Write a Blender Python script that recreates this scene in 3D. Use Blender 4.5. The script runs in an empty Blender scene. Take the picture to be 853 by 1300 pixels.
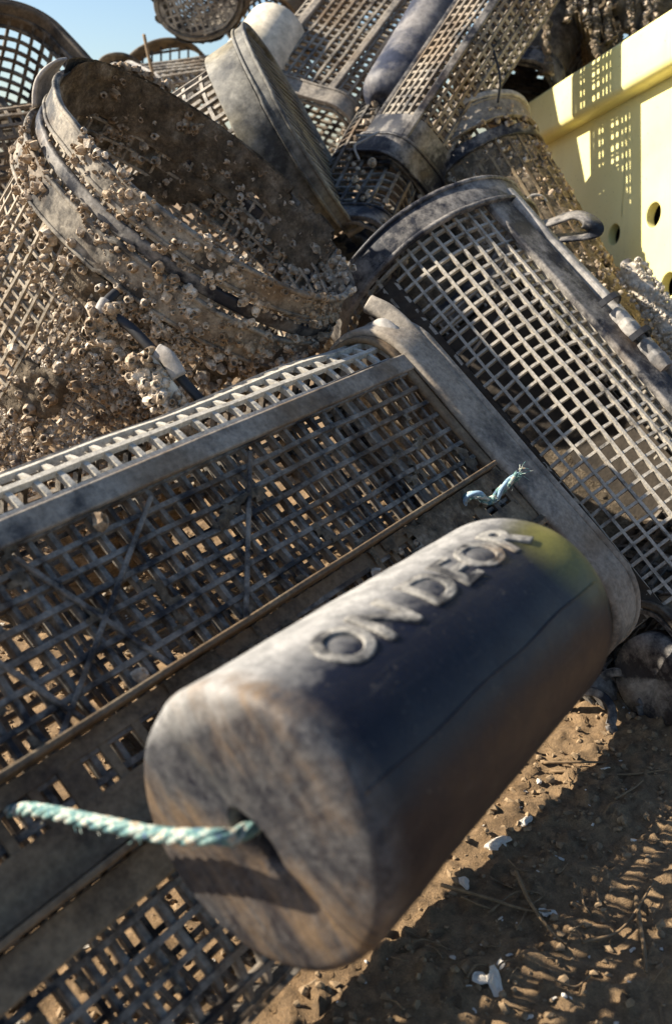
import bpy, bmesh, math, random
import numpy as np
from mathutils import Vector, Matrix

rng = np.random.default_rng(11)
random.seed(5)
scene = bpy.context.scene
COL = scene.collection

# ------------------------------------------------------------------ camera
PITCH = math.radians(20.0)
CAM = np.array([0.0, 0.0, 0.608])
F = 1248.0
RR = np.array([1.0, 0, 0])
FW = np.array([0, math.cos(PITCH), -math.sin(PITCH)])
UU = np.array([0, math.sin(PITCH), math.cos(PITCH)])


def P(px, py, d):
    """where a point seen at (px, py) stands when it is d metres in front of the lens"""
    return CAM + d * ((px - 426.5) / F * RR + FW - (py - 650.0) / F * UU)


def PG(px, py, z=0.0):
    """the point of the ground seen at (px, py)"""
    v = (px - 426.5) / F * RR + FW - (py - 650.0) / F * UU
    return CAM + v * ((z - CAM[2]) / v[2])


def CV(r, u, f):
    return r * RR + u * UU + f * FW


def nrm(v):
    v = np.asarray(v, float)
    return v / np.linalg.norm(v)


# ------------------------------------------------------------------ numpy noise
def _hash(ix, iy, iz):
    n = (ix * 374761393 + iy * 668265263 + iz * 1274126177) & 0x7fffffff
    n = ((n ^ (n >> 13)) * 1103515245 + 12345) & 0x7fffffff
    n = ((n ^ (n >> 16)) * 69069) & 0x7fffffff
    return (n & 0xffff) / 65535.0


def noise3(p):
    p = np.asarray(p, float)
    i = np.floor(p).astype(np.int64)
    f = p - i
    f = f * f * (3 - 2 * f)
    out = 0
    for dx in (0, 1):
        wx = f[..., 0] if dx else 1 - f[..., 0]
        for dy in (0, 1):
            wy = f[..., 1] if dy else 1 - f[..., 1]
            for dz in (0, 1):
                wz = f[..., 2] if dz else 1 - f[..., 2]
                out = out + wx * wy * wz * _hash(i[..., 0] + dx, i[..., 1] + dy, i[..., 2] + dz)
    return out


def fbm(p, octv=4, gain=.5):
    p = np.asarray(p, float)
    a, s, t = 1.0, 0.0, 0.0
    for k in range(octv):
        s = s + a * noise3(p * (2 ** k) + 17.3 * k)
        t += a
        a *= gain
    return s / t


# ------------------------------------------------------------------ mesh builder
class MB:
    def __init__(self):
        self.v = []
        self.q = []
        self.t = []
        self.n = 0

    def add(self, v, q=None, t=None):
        v = np.asarray(v, float).reshape(-1, 3)
        if q is not None and len(q):
            self.q.append(np.asarray(q, np.int64).reshape(-1, 4) + self.n)
        if t is not None and len(t):
            self.t.append(np.asarray(t, np.int64).reshape(-1, 3) + self.n)
        self.v.append(v)
        self.n += len(v)
        return self

    def mesh(self, name, mat=None, smooth=False):
        V = np.concatenate(self.v) if self.v else np.zeros((0, 3))
        Q = np.concatenate(self.q) if self.q else np.zeros((0, 4), np.int64)
        T = np.concatenate(self.t) if self.t else np.zeros((0, 3), np.int64)
        me = bpy.data.meshes.new(name)
        me.vertices.add(len(V))
        me.vertices.foreach_set('co', V.astype(np.float32).ravel())
        idx = np.concatenate([Q.ravel(), T.ravel()]).astype(np.int32)
        me.loops.add(len(idx))
        me.loops.foreach_set('vertex_index', idx)
        starts = np.concatenate([np.arange(len(Q)) * 4, len(Q) * 4 + np.arange(len(T)) * 3]).astype(np.int32)
        me.polygons.add(len(starts))
        me.polygons.foreach_set('loop_start', starts)
        me.update(calc_edges=True)
        me.validate()
        me.polygons.foreach_set('use_smooth', np.full(len(me.polygons), bool(smooth)))
        if mat:
            me.materials.append(mat)
        return me

    def build(self, name, mat, parent=None, smooth=False, bevel=0):
        o = bpy.data.objects.new(name, self.mesh(name, mat, smooth))
        COL.objects.link(o)
        if parent is not None:
            o.parent = parent
        if bevel:
            b = o.modifiers.new('soft', 'BEVEL')
            b.width = bevel
            b.segments = 2
            b.limit_method = 'ANGLE'
        return o


def rect(w, h, off=0.0):
    return np.array([(-w / 2, off - h / 2), (w / 2, off - h / 2), (w / 2, off + h / 2), (-w / 2, off + h / 2)])


def rrect_prof(w, h, r, off=0.0, n=3):
    pts = []
    for cx, cy, a0 in ((w / 2 - r, -h / 2 + r, -90), (w / 2 - r, h / 2 - r, 0), (-w / 2 + r, h / 2 - r, 90), (-w / 2 + r, -h / 2 + r, 180)):
        for k in range(n + 1):
            a = math.radians(a0 + 90 * k / n)
            pts.append((cx + r * math.cos(a), cy + r * math.sin(a) + off))
    return np.array(pts)


def circ(r, n=8):
    a = np.arange(n) * 2 * math.pi / n
    return np.stack([r * np.cos(a), r * np.sin(a)], 1)


def sweep(mb, pts, nr, prof, closed=False, scale=None):
    pts = np.asarray(pts, float)
    N, K = len(pts), len(prof)
    nr = np.broadcast_to(np.asarray(nr, float), pts.shape)
    if closed:
        T = np.roll(pts, -1, 0) - np.roll(pts, 1, 0)
    else:
        T = np.gradient(pts, axis=0)
    T = T / (np.linalg.norm(T, axis=1, keepdims=True) + 1e-12)
    B = np.cross(T, nr)
    B = B / (np.linalg.norm(B, axis=1, keepdims=True) + 1e-12)
    Nn = np.cross(B, T)
    pr = np.broadcast_to(prof[None], (N, K, 2))
    if scale is not None:
        pr = pr * np.asarray(scale)[:, None, None]
    v = pts[:, None] + pr[..., 0:1] * B[:, None] + pr[..., 1:2] * Nn[:, None]
    i = np.arange(N if closed else N - 1)[:, None]
    k = np.arange(K)[None]
    i2, k2 = (i + 1) % N, (k + 1) % K
    q = np.stack([i * K + k, i2 * K + k, i2 * K + k2, i * K + k2], -1)
    t = []
    if not closed:
        for a in range(1, K - 1):
            t.append((0, a, a + 1))
            t.append(((N - 1) * K, (N - 1) * K + a + 1, (N - 1) * K + a))
    mb.add(v, q, t)


def box(mb, c, sx, sy, sz, M=None):
    s = np.array([(x, y, z) for x in (-.5, .5) for y in (-.5, .5) for z in (-.5, .5)]) * np.array([sx, sy, sz])
    if M is not None:
        s = s @ np.asarray(M).T
    mb.add(s + np.asarray(c), [(0, 1, 3, 2), (4, 6, 7, 5), (0, 4, 5, 1), (2, 3, 7, 6), (0, 2, 6, 4), (1, 5, 7, 3)])


def lathe(mb, xs, rs, n=48, fn=None):
    """closed solid of revolution about local X; rs may end at 0"""
    xs, rs = np.asarray(xs, float), np.asarray(rs, float)
    a = np.arange(n) * 2 * math.pi / n
    v = np.stack([np.repeat(xs[:, None], n, 1), rs[:, None] * np.cos(a), rs[:, None] * np.sin(a)], -1)
    if fn is not None:
        v = fn(v)
    N = len(xs)
    i = np.arange(N - 1)[:, None]
    k = np.arange(n)[None]
    k2 = (k + 1) % n
    q = np.stack([i * n + k, i * n + k2, (i + 1) * n + k2, (i + 1) * n + k], -1)
    mb.add(v, q[..., ::-1])
    return v


# ------------------------------------------------------------------ things
def tag(o, label=None, cat=None, group=None, kind=None):
    if label:
        o['label'] = label
    if cat:
        o['category'] = cat
    if group:
        o['group'] = group
    if kind:
        o['kind'] = kind
    return o


def mat4(o, x, y, z):
    M = Matrix.Identity(4)
    for r in range(3):
        M[r][0], M[r][1], M[r][2], M[r][3] = x[r], y[r], z[r], o[r]
    return M


def thing(name, label, cat, M=None, group=None):
    o = bpy.data.objects.new(name, None)
    o.empty_display_size = .05
    COL.objects.link(o)
    if M is not None:
        o.matrix_world = M
    return tag(o, label, cat, group)


# ------------------------------------------------------------------ materials
def new_mat(name):
    m = bpy.data.materials.new(name)
    m.use_nodes = True
    nt = m.node_tree
    b = nt.nodes['Principled BSDF']
    return m, nt, b


def N(nt, typ, **kw):
    n = nt.nodes.new(typ)
    for k, v in kw.items():
        if k in n.inputs:
            n.inputs[k].default_value = v
        else:
            setattr(n, k, v)
    return n


def noise_node(nt, vec, scale, detail=5, rough=.6):
    n = N(nt, 'ShaderNodeTexNoise')
    n.inputs['Scale'].default_value = scale
    n.inputs['Detail'].default_value = detail
    n.inputs['Roughness'].default_value = rough
    nt.links.new(vec, n.inputs['Vector'])
    return n.outputs['Fac']


def ramp(nt, fac, stops):
    r = N(nt, 'ShaderNodeValToRGB')
    el = r.color_ramp.elements
    while len(el) > 1:
        el.remove(el[-1])
    el[0].position = stops[0][0]
    el[0].color = (*stops[0][1], 1)
    for p, c in stops[1:]:
        e = el.new(p)
        e.color = (*c, 1)
    nt.links.new(fac, r.inputs['Fac'])
    return r.outputs['Color']


def mixc(nt, fac, a, b, mode='MIX'):
    m = N(nt, 'ShaderNodeMix', data_type='RGBA', blend_type=mode)
    for s, val in ((m.inputs[0], fac), (m.inputs[6], a), (m.inputs[7], b)):
        if isinstance(val, (int, float)):
            s.default_value = val
        elif isinstance(val, tuple):
            s.default_value = (*val, 1)
        else:
            nt.links.new(val, s)
    return m.outputs[2]


def g(v):
    return (v, v, v)


def bump(nt, b, h, dist, strength=1.0):
    n = N(nt, 'ShaderNodeBump')
    n.inputs['Strength'].default_value = strength
    n.inputs['Distance'].default_value = dist
    nt.links.new(h, n.inputs['Height'])
    nt.links.new(n.outputs['Normal'], b.inputs['Normal'])


def plastic(name, dark, dust, amt=.5, scale=25, rough=.65, soil=(.17, .11, .06), soil_amt=.35, bmp=.0012):
    """weathered plastic: bare colour, dried silt film in patches, some brown soil"""
    m, nt, b = new_mat(name)
    tc = N(nt, 'ShaderNodeTexCoord').outputs['Object']
    n1 = noise_node(nt, tc, scale, 8, .68)
    n2 = noise_node(nt, tc, scale * .35, 5, .6)
    n3 = noise_node(nt, tc, scale * 9, 4, .7)
    t = .5 + (.5 - amt) * .42
    f1 = ramp(nt, n1, [(t - .09, g(0)), (t + .08, g(1))])
    c = mixc(nt, f1, dark, dust)
    f2 = ramp(nt, n2, [(.62 - soil_amt * .35, g(0)), (.80 - soil_amt * .35, g(.75))])
    c = mixc(nt, f2, c, soil)
    v = ramp(nt, n3, [(.3, g(.62)), (.7, g(1.25))])
    c = mixc(nt, 1.0, c, v, 'MULTIPLY')
    nt.links.new(c, b.inputs['Base Color'])
    r = ramp(nt, n1, [(.3, g(rough - .12)), (.7, g(min(.95, rough + .2)))])
    nt.links.new(r, b.inputs['Roughness'])
    b.inputs['Specular IOR Level'].default_value = .22
    hb = mixc(nt, .5, n1, n3)
    bump(nt, b, hb, bmp, .8)
    return m


DARK = (.018, .019, .022)
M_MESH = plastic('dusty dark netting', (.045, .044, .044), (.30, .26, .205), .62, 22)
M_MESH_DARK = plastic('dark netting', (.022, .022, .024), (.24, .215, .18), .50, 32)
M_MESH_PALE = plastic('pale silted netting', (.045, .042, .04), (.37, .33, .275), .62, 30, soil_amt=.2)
M_EDGE_SUNLIT = plastic('sunlit toned silted netting', (.10, .095, .085), (.47, .43, .36), .8, 30, soil_amt=.1)  # paler: sunlight on the corner strip is put into this colour
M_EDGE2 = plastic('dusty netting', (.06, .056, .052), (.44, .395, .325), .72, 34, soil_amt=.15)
M_MESH_TAN = plastic('tan silted netting', (.07, .06, .045), (.40, .34, .26), .66, 26, soil_amt=.3)
M_BAND_F = plastic('scuffed silted band', (.05, .045, .04), (.33, .29, .23), .52, 30, soil_amt=.35)
M_FRAME_DARK = plastic('dark muddy frame', (.03, .026, .022), (.16, .13, .095), .5, 20, soil_amt=.4)
M_MESH_BROWN = plastic('brown silted netting', (.06, .05, .035), (.27, .21, .13), .6, 20, soil_amt=.6)
M_BAND = plastic('silted band plastic', (.075, .07, .065), (.30, .26, .21), .66, 18, soil_amt=.3)
M_BAND_DARK = plastic('bare dark band plastic', (.02, .021, .027), (.27, .245, .215), .42, 22, .5, soil_amt=.15)
M_BAND_GREY = plastic('grey band plastic', (.16, .155, .15), (.42, .385, .34), .62, 16, .6, soil_amt=.15)
M_BAND_BROWN = plastic('muddy rail plastic', (.05, .042, .034), (.22, .17, .11), .6, 20, soil_amt=.6)
M_CAP = plastic('yellowed grey cap plastic', (.045, .045, .045), (.25, .235, .20), .5, 11, .6, soil=(.24, .19, .09), soil_amt=.35)
M_FLOATGREY = plastic('blue grey float plastic', (.035, .04, .06), (.22, .205, .195), .42, 10, .5, soil_amt=.1)
M_WHITE = plastic('chalky cream float plastic', (.50, .43, .31), (.66, .58, .45), .6, 6, .6, soil=(.38, .30, .2), soil_amt=.1)


def mat_barnacle():
    m, nt, b = new_mat('barnacle shell')
    tc = N(nt, 'ShaderNodeTexCoord').outputs['Object']
    geo = N(nt, 'ShaderNodeNewGeometry')
    pos = geo.outputs['Position']
    n1 = noise_node(nt, pos, 95, 3, .6)
    n2 = noise_node(nt, pos, 14, 4, .6)
    n3 = noise_node(nt, pos, 600, 3, .6)
    c = ramp(nt, n1, [(.28, (.12, .085, .055)), (.42, (.32, .26, .19)), (.54, (.54, .46, .36)), (.66, (.76, .70, .60))])
    w = ramp(nt, n2, [(.38, (.62, .51, .39)), (.62, (1.0, .97, .94))])
    c = mixc(nt, 1.0, c, w, 'MULTIPLY')
    v = ramp(nt, n3, [(.3, g(.7)), (.7, g(1.2))])
    c = mixc(nt, 1.0, c, v, 'MULTIPLY')
    nt.links.new(c, b.inputs['Base Color'])
    b.inputs['Roughness'].default_value = .85
    bump(nt, b, n3, .0008, .7)
    return m


def mat_crust():
    m, nt, b = new_mat('dried mud and weed crust')
    pos = N(nt, 'ShaderNodeNewGeometry').outputs['Position']
    n1 = noise_node(nt, pos, 45, 8, .7)
    n2 = noise_node(nt, pos, 260, 4, .7)
    c = ramp(nt, n1, [(.32, (.035, .025, .016)), (.47, (.11, .082, .05)), (.58, (.19, .145, .095)), (.70, (.34, .285, .21))])
    v = ramp(nt, n2, [(.3, g(.55)), (.7, g(1.3))])
    c = mixc(nt, 1.0, c, v, 'MULTIPLY')
    nt.links.new(c, b.inputs['Base Color'])
    b.inputs['Roughness'].default_value = .92
    bump(nt, b, mixc(nt, .6, n1, n2), .005, 1.0)
    return m


M_BARN = mat_barnacle()
M_CRUST = mat_crust()


def mat_ground():
    m, nt, b = new_mat('brown sandy soil')
    pos = N(nt, 'ShaderNodeNewGeometry').outputs['Position']
    n1 = noise_node(nt, pos, 9, 6, .6)
    n2 = noise_node(nt, pos, 90, 8, .72)
    n3 = noise_node(nt, pos, 700, 4, .7)
    c = ramp(nt, n1, [(.3, (.195, .122, .060)), (.7, (.30, .197, .102))])
    v = ramp(nt, n2, [(.3, g(.5)), (.5, g(.95)), (.72, g(1.5))])
    c = mixc(nt, 1.0, c, v, 'MULTIPLY')
    v = ramp(nt, n3, [(.3, g(.7)), (.7, g(1.25))])
    c = mixc(nt, 1.0, c, v, 'MULTIPLY')
    nt.links.new(c, b.inputs['Base Color'])
    b.inputs['Roughness'].default_value = .95
    bump(nt, b, mixc(nt, .4, n2, n3), .006, .9)
    return m


M_GROUND = mat_ground()


def simple(name, col, rough=.7, var=.25, scale=60, bmp=.0005):
    m, nt, b = new_mat(name)
    tc = N(nt, 'ShaderNodeTexCoord').outputs['Object']
    n = noise_node(nt, tc, scale, 5, .65)
    v = ramp(nt, n, [(.3, g(1 - var)), (.7, g(1 + var))])
    c = mixc(nt, 1.0, col, v, 'MULTIPLY')
    nt.links.new(c, b.inputs['Base Color'])
    b.inputs['Roughness'].default_value = rough
    bump(nt, b, n, bmp, .7)
    return m


M_SHELL = simple('bleached shell', (.62, .56, .47), .6, .3, 120)
M_TWIG = simple('dry twig', (.19, .125, .065), .9, .4, 150)
M_STONE = simple('soil clod', (.24, .165, .092), .95, .4, 130, .002)
M_TEAL = simple('teal rope yarn', (.12, .25, .24), .75, .45, 220, .001)
def mat_rope():
    m, nt, b = new_mat('bleached teal rope')
    pos = N(nt, 'ShaderNodeNewGeometry').outputs['Position']
    n1 = noise_node(nt, pos, 130, 3, .6)
    n2 = noise_node(nt, pos, 700, 3, .6)
    c = ramp(nt, n1, [(.28, (.07, .11, .20)), (.42, (.09, .20, .19)), (.51, (.19, .30, .27)), (.58, (.52, .52, .44)), (.66, (.40, .31, .20))])
    v = ramp(nt, n2, [(.3, g(.6)), (.7, g(1.25))])
    nt.links.new(mixc(nt, 1.0, c, v, 'MULTIPLY'), b.inputs['Base Color'])
    b.inputs['Roughness'].default_value = .8
    bump(nt, b, n2, .001, .9)
    return m


M_ROPE = mat_rope()
M_ROPEW = simple('bleached rope yarn', (.62, .60, .50), .8, .35, 220, .001)
M_ROPEB = simple('blue grey rope yarn', (.24, .36, .46), .8, .4, 220, .001)
M_BLACKCORD = simple('black rubber cord', (.016, .016, .018), .6, .4, 60)
M_NET_SHADE = simple('dark netting shade', (.045, .035, .025), .9, .45, 60, .003)  # near-black colour standing in for shade behind the netting
M_HOLE_SHADE = simple('dark hole shade', (.012, .011, .01), .95, .3, 40)  # near-black colour standing in for shade inside the bin holes
M_LETTER = plastic('silt on raised letters', (.04, .039, .04), (.31, .29, .255), .50, 40, .8, soil_amt=.1, bmp=.002)


def mat_bin():
    m, nt, b = new_mat('pale yellow bin plastic')
    tc = N(nt, 'ShaderNodeTexCoord').outputs['Object']
    n = noise_node(nt, tc, 7, 6, .6)
    n2 = noise_node(nt, tc, 90, 5, .7)
    c = ramp(nt, n, [(.35, (.78, .68, .26)), (.7, (.83, .75, .34))])
    f = ramp(nt, n2, [(.66, g(0)), (.8, g(.35))])
    c = mixc(nt, f, c, (.5, .40, .2))
    mp = N(nt, 'ShaderNodeMapping')
    mp.inputs['Scale'].default_value = (22, 2.2, 22)
    nt.links.new(tc, mp.inputs['Vector'])
    st = noise_node(nt, mp.outputs[0], 1.0, 6, .65)
    c = mixc(nt, ramp(nt, st, [(.55, g(0)), (.78, g(.30))]), c, (.42, .33, .17))
    n5 = noise_node(nt, tc, 260, 2, .5)
    c = mixc(nt, ramp(nt, n5, [(.70, g(0)), (.74, g(.8))]), c, (.2, .14, .07))
    nt.links.new(c, b.inputs['Base Color'])
    b.inputs['Roughness'].default_value = .5
    bump(nt, b, n2, .0004, .4)
    return m


M_BIN = mat_bin()


def mat_hero():
    """navy black float plastic; a film of dried silt where it settled on the upper side and the end, bin reflection painted in at the far end"""
    m, nt, b = new_mat('navy black float plastic')
    tc = N(nt, 'ShaderNodeTexCoord').outputs['Object']
    sx = N(nt, 'ShaderNodeSeparateXYZ')
    nt.links.new(tc, sx.inputs[0])
    n1 = noise_node(nt, tc, 9, 7, .65)
    n2 = noise_node(nt, tc, 55, 6, .7)
    n3 = noise_node(nt, tc, 500, 3, .7)
    # height above the axis on the silted side, local Y (0.08 = crest)
    mr = N(nt, 'ShaderNodeMapRange')
    mr.inputs['From Min'].default_value = .046
    mr.inputs['From Max'].default_value = .080
    nt.links.new(sx.outputs['Y'], mr.inputs['Value'])
    ad = N(nt, 'ShaderNodeMath', operation='MULTIPLY_ADD')
    nt.links.new(n1, ad.inputs[0])
    ad.inputs[1].default_value = .4
    nt.links.new(mr.outputs[0], ad.inputs[2])
    ad2 = N(nt, 'ShaderNodeMath', operation='MULTIPLY_ADD')
    n4 = noise_node(nt, tc, 130, 6, .75)
    nt.links.new(mixc(nt, .5, n2, n4), ad2.inputs[0])
    ad2.inputs[1].default_value = .8
    nt.links.new(ad.outputs[0], ad2.inputs[2])
    f = ramp(nt, ad2.outputs[0], [(.0, g(0)), (.5, g(.0)), (.84, g(.12)), (1.0, g(.25))])
    # MapRange to keep the ramp inside 0..1
    mr2 = N(nt, 'ShaderNodeMapRange')
    mr2.inputs['From Min'].default_value = .76
    mr2.inputs['From Max'].default_value = 1.42
    nt.links.new(ad2.outputs[0], mr2.inputs['Value'])
    film = mr2.outputs[0]
    # the near end face is silted too
    mre = N(nt, 'ShaderNodeMapRange')
    mre.inputs['From Min'].default_value = .030
    mre.inputs['From Max'].default_value = .012
    nt.links.new(sx.outputs['X'], mre.inputs['Value'])
    ends = N(nt, 'ShaderNodeMath', operation='MULTIPLY')
    nt.links.new(mre.outputs[0], ends.inputs[0])
    m1 = N(nt, 'ShaderNodeMapping')
    m1.inputs['Rotation'].default_value = (-math.atan2(gdir[2], gdir[1]) - .25, 0, 0)
    nt.links.new(tc, m1.inputs['Vector'])
    m2 = N(nt, 'ShaderNodeMapping')
    m2.inputs['Scale'].default_value = (40, 11, 85)
    nt.links.new(m1.outputs[0], m2.inputs['Vector'])
    stk = noise_node(nt, m2.outputs[0], 1.0, 8, .72)
    e2 = ramp(nt, mixc(nt, .55, stk, n4), [(.38, g(.02)), (.58, g(.30)), (.70, g(.68))])
    nt.links.new(e2, ends.inputs[1])
    mx = N(nt, 'ShaderNodeMath', operation='MAXIMUM')
    nt.links.new(film, mx.inputs[0])
    nt.links.new(ends.outputs[0], mx.inputs[1])
    base = mixc(nt, ramp(nt, n1, [(.35, g(0)), (.7, g(1))]), (.006, .007, .014), (.011, .012, .019))
    # scuffs
    sc = ramp(nt, n2, [(.60, g(0)), (.80, g(.5))])
    base = mixc(nt, sc, base, (.028, .029, .034))
    m3 = N(nt, 'ShaderNodeMapping')
    m3.inputs['Scale'].default_value = (14, 210, 210)
    m3.inputs['Rotation'].default_value = (0, .12, .2)
    nt.links.new(tc, m3.inputs['Vector'])
    scr = noise_node(nt, m3.outputs[0], 1.0, 5, .7)
    base = mixc(nt, ramp(nt, scr, [(.60, g(0)), (.72, g(.55))]), base, (.055, .053, .05))
    fl = noise_node(nt, tc, 240, 3, .6)
    base = mixc(nt, ramp(nt, fl, [(.64, g(0)), (.74, g(.6))]), base, (.10, .088, .072))
    silt = mixc(nt, ramp(nt, n2, [(.35, g(0)), (.65, g(1))]), (.19, .185, .175), (.37, .355, .33))
    c = mixc(nt, mx.outputs[0], base, silt)
    # rusty soil smears on the end
    rs = N(nt, 'ShaderNodeMath', operation='MULTIPLY')
    nt.links.new(mre.outputs[0], rs.inputs[0])
    nt.links.new(mixc(nt, 1.0, ramp(nt, n1, [(.45, g(0)), (.60, g(1))]), ramp(nt, stk, [(.42, g(.1)), (.62, g(.9))]), 'MULTIPLY'), rs.inputs[1])
    c = mixc(nt, rs.outputs[0], c, (.17, .11, .06))
    # yellow-olive reflection of the bin, painted into the colour
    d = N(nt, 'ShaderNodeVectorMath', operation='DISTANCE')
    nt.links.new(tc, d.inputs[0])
    d.inputs[1].default_value = BIN_REFL
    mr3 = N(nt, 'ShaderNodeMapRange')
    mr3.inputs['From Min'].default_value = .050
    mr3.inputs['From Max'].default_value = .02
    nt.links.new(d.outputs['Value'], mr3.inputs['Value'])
    refl = N(nt, 'ShaderNodeMath', operation='MULTIPLY')
    nt.links.new(mr3.outputs[0], refl.inputs[0])
    nt.links.new(ramp(nt, n1, [(.25, g(.12)), (.6, g(.55))]), refl.inputs[1])
    c = mixc(nt, refl.outputs[0], c, (.26, .24, .05))
    v = ramp(nt, n3, [(.3, g(.75)), (.7, g(1.2))])
    c = mixc(nt, 1.0, c, v, 'MULTIPLY')
    nt.links.new(c, b.inputs['Base Color'])
    b.inputs['Specular IOR Level'].default_value = .2
    r = mixc(nt, mx.outputs[0], ramp(nt, n2, [(.35, g(.31)), (.7, g(.45))]), g(.75))
    nt.links.new(r, b.inputs['Roughness'])
    bump(nt, b, mixc(nt, .35, n2, n3), .0012, .6)
    return m


# ------------------------------------------------------------------ tubes (basket bodies)
class Tube:
    """a basket body: local X along it, section in local YZ. section starts at the left end of the +Z face"""

    def __init__(self, O, x, z, L, W, T, r=None, taper=0.0, bend=0.0):
        x = nrm(x)
        z = nrm(z - np.dot(z, x) * x)
        y = np.cross(z, x)
        self.M = mat4(O, x, y, z)
        self.R = np.stack([x, y, z], 1)
        self.O = np.asarray(O, float)
        self.L, self.W, self.T = L, W, T
        self.taper, self.bend = taper, bend
        pts, nn = [], []
        if r is None:
            a = np.linspace(0, 2 * math.pi, 361)
            y0, z0 = W / 2 * np.sin(a), T / 2 * np.cos(a)
            pts = np.stack([y0, z0], 1)
            nn = np.stack([np.sin(a) / W, np.cos(a) / T], 1)
        else:
            hy, hz = W / 2 - r, T / 2 - r
            for cy, cz, a0 in ((hy, hz, 90), (hy, -hz, 0), (-hy, -hz, -90), (-hy, hz, -180)):
                for k in range(13):
                    a = math.radians(a0 - 90 * k / 12)
                    pts.append((cy + r * math.cos(a), cz + r * math.sin(a)))
                    nn.append((math.cos(a), math.sin(a)))
            pts = [(-hy, T / 2)] + pts[:-0 or None]
            nn = [(0, 1)] + nn
            pts, nn = np.array(pts), np.array(nn)
        nn = nn / np.linalg.norm(nn, axis=1, keepdims=True)
        d = np.concatenate([[0], np.cumsum(np.linalg.norm(np.diff(pts, axis=0), axis=1))])
        self.sp, self.sn, self.sd = pts, nn, d
        self.per = d[-1]

    def at(self, x, s, h=0.0):
        x = np.asarray(x, float)
        s = np.mod(np.asarray(s, float), self.per)
        y = np.interp(s, self.sd, self.sp[:, 0])
        z = np.interp(s, self.sd, self.sp[:, 1])
        ny = np.interp(s, self.sd, self.sn[:, 0])
        nz = np.interp(s, self.sd, self.sn[:, 1])
        k = 1 - self.taper * x / self.L
        x, y, z, ny, nz, k, h = np.broadcast_arrays(x, y, z, ny, nz, k, h)
        b = self.bend * ((x / self.L) ** 2)
        p = np.stack([x, (y * k + ny * h), (z * k + nz * h) - b], -1)
        n = np.stack([0 * x, ny, nz], -1)
        n = n / np.linalg.norm(n, axis=-1, keepdims=True)
        return p, n

    def world(self, p):
        return np.asarray(p) @ self.R.T + self.O

    def local(self, p):
        return (np.asarray(p) - self.O) @ self.R

    def thing(self, name, label, cat='oyster basket', group=None):
        self.root = thing(name, label, cat, self.M, group)
        return self.root


def tube_px(a, b, zh, W, T, r=None, L=None, **kw):
    A, B = P(*a), P(*b)
    return Tube(A, B - A, CV(*zh), L or np.linalg.norm(B - A), W, T, r, **kw)


def cage(tb, x0, x1, px, ps, w=.004, h=.004, jit=.0012, s0=0.0, s1=None, skip=None, seed=0, broken=0.0):
    """moulded plastic netting: long strands and hoops that cross"""
    mb = MB()
    full = s1 is None
    s1 = tb.per if full else s1
    ns = max(2, int(round((s1 - s0) / ps)))
    nx = max(1, int(round((x1 - x0) / px)))
    ss = s0 + (s1 - s0) * np.arange(ns if full else ns + 1) / ns
    xs = np.linspace(x0, x1, nx + 1)
    sd = seed * 3.7
    fx = np.linspace(x0, x1, max(8, nx + 1))
    for s in ss:
        wob = (fbm(np.stack([fx * 9, np.full_like(fx, s * 40), np.full_like(fx, sd)], -1), 2) - .5) * jit * 4
        hh = (fbm(np.stack([fx * 6, np.full_like(fx, s * 12), np.full_like(fx, sd + 9)], -1), 2) - .5) * jit * 6
        p, n = tb.at(fx, s + wob, hh)
        ww = 1 + .35 * (fbm(np.stack([fx * 30, np.full_like(fx, s * 55), np.full_like(fx, sd + 3)], -1), 2) - .5)
        if broken and rng.random() < broken:
            a = rng.integers(0, len(fx) - 3)
            if a > 2:
                sweep(mb, p[:a], n[:a], rect(w, h), scale=ww[:a])
            a2 = a + rng.integers(2, 5)
            if a2 < len(fx) - 2:
                sweep(mb, p[a2:], n[a2:], rect(w, h), scale=ww[a2:])
            continue
        sweep(mb, p, n, rect(w, h), scale=ww)
    nr = max(24, int((s1 - s0) / .008))
    fs = s0 + (s1 - s0) * (np.arange(nr) / nr if full else np.linspace(0, 1, nr))
    for x in xs:
        wob = (fbm(np.stack([fs * 14, np.full_like(fs, x * 40), np.full_like(fs, sd + 20)], -1), 2) - .5) * jit * 4
        hh = (fbm(np.stack([np.full_like(fs, x * 6), fs * 12, np.full_like(fs, sd + 9)], -1), 2) - .5) * jit * 6
        p, n = tb.at(x + wob, fs, hh - h * .35)
        ww = 1 + .3 * (fbm(np.stack([fs * 30, np.full_like(fs, x * 55), np.full_like(fs, sd + 5)], -1), 2) - .5)
        if broken and rng.random() < broken and full:
            k0 = rng.integers(0, nr)
            m = nr - rng.integers(4, 12)
            idx = (k0 + np.arange(m)) % nr
            sweep(mb, p[idx], n[idx], rect(w, h), scale=ww[idx])
            continue
        sweep(mb, p, n, rect(w, h), closed=full, scale=ww)
    return mb


def hoop(tb, x, width, thick, lift=0.0, s0=None, s1=None, lip=0.0, wav=.002, n=140, seed=0, slope=0.0):
    """plain band round a basket end, or part of it"""
    mb = MB()
    full = s0 is None
    fs = np.arange(n) * tb.per / n if full else np.linspace(s0, s1, n)
    hh = lift + (fbm(np.stack([fs * 10, np.full_like(fs, x * 10), np.full_like(fs, seed + .5)], -1), 3) - .5) * wav * 2
    xw = x + (fbm(np.stack([fs * 7, np.full_like(fs, 4.), np.full_like(fs, seed + 7.5)], -1), 3) - .5) * wav * 3
    p, nn = tb.at(xw, fs, hh)
    sweep(mb, p, nn, rrect_prof(width, thick, thick * .42), closed=full)
    if lip:
        for sg in (-1, 1):
            p, nn = tb.at(xw + sg * (width / 2 - lip * .5), fs, hh + thick * .5)
            sweep(mb, p, nn, rrect_prof(lip, lip, lip * .35), closed=full)
    return mb


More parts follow.
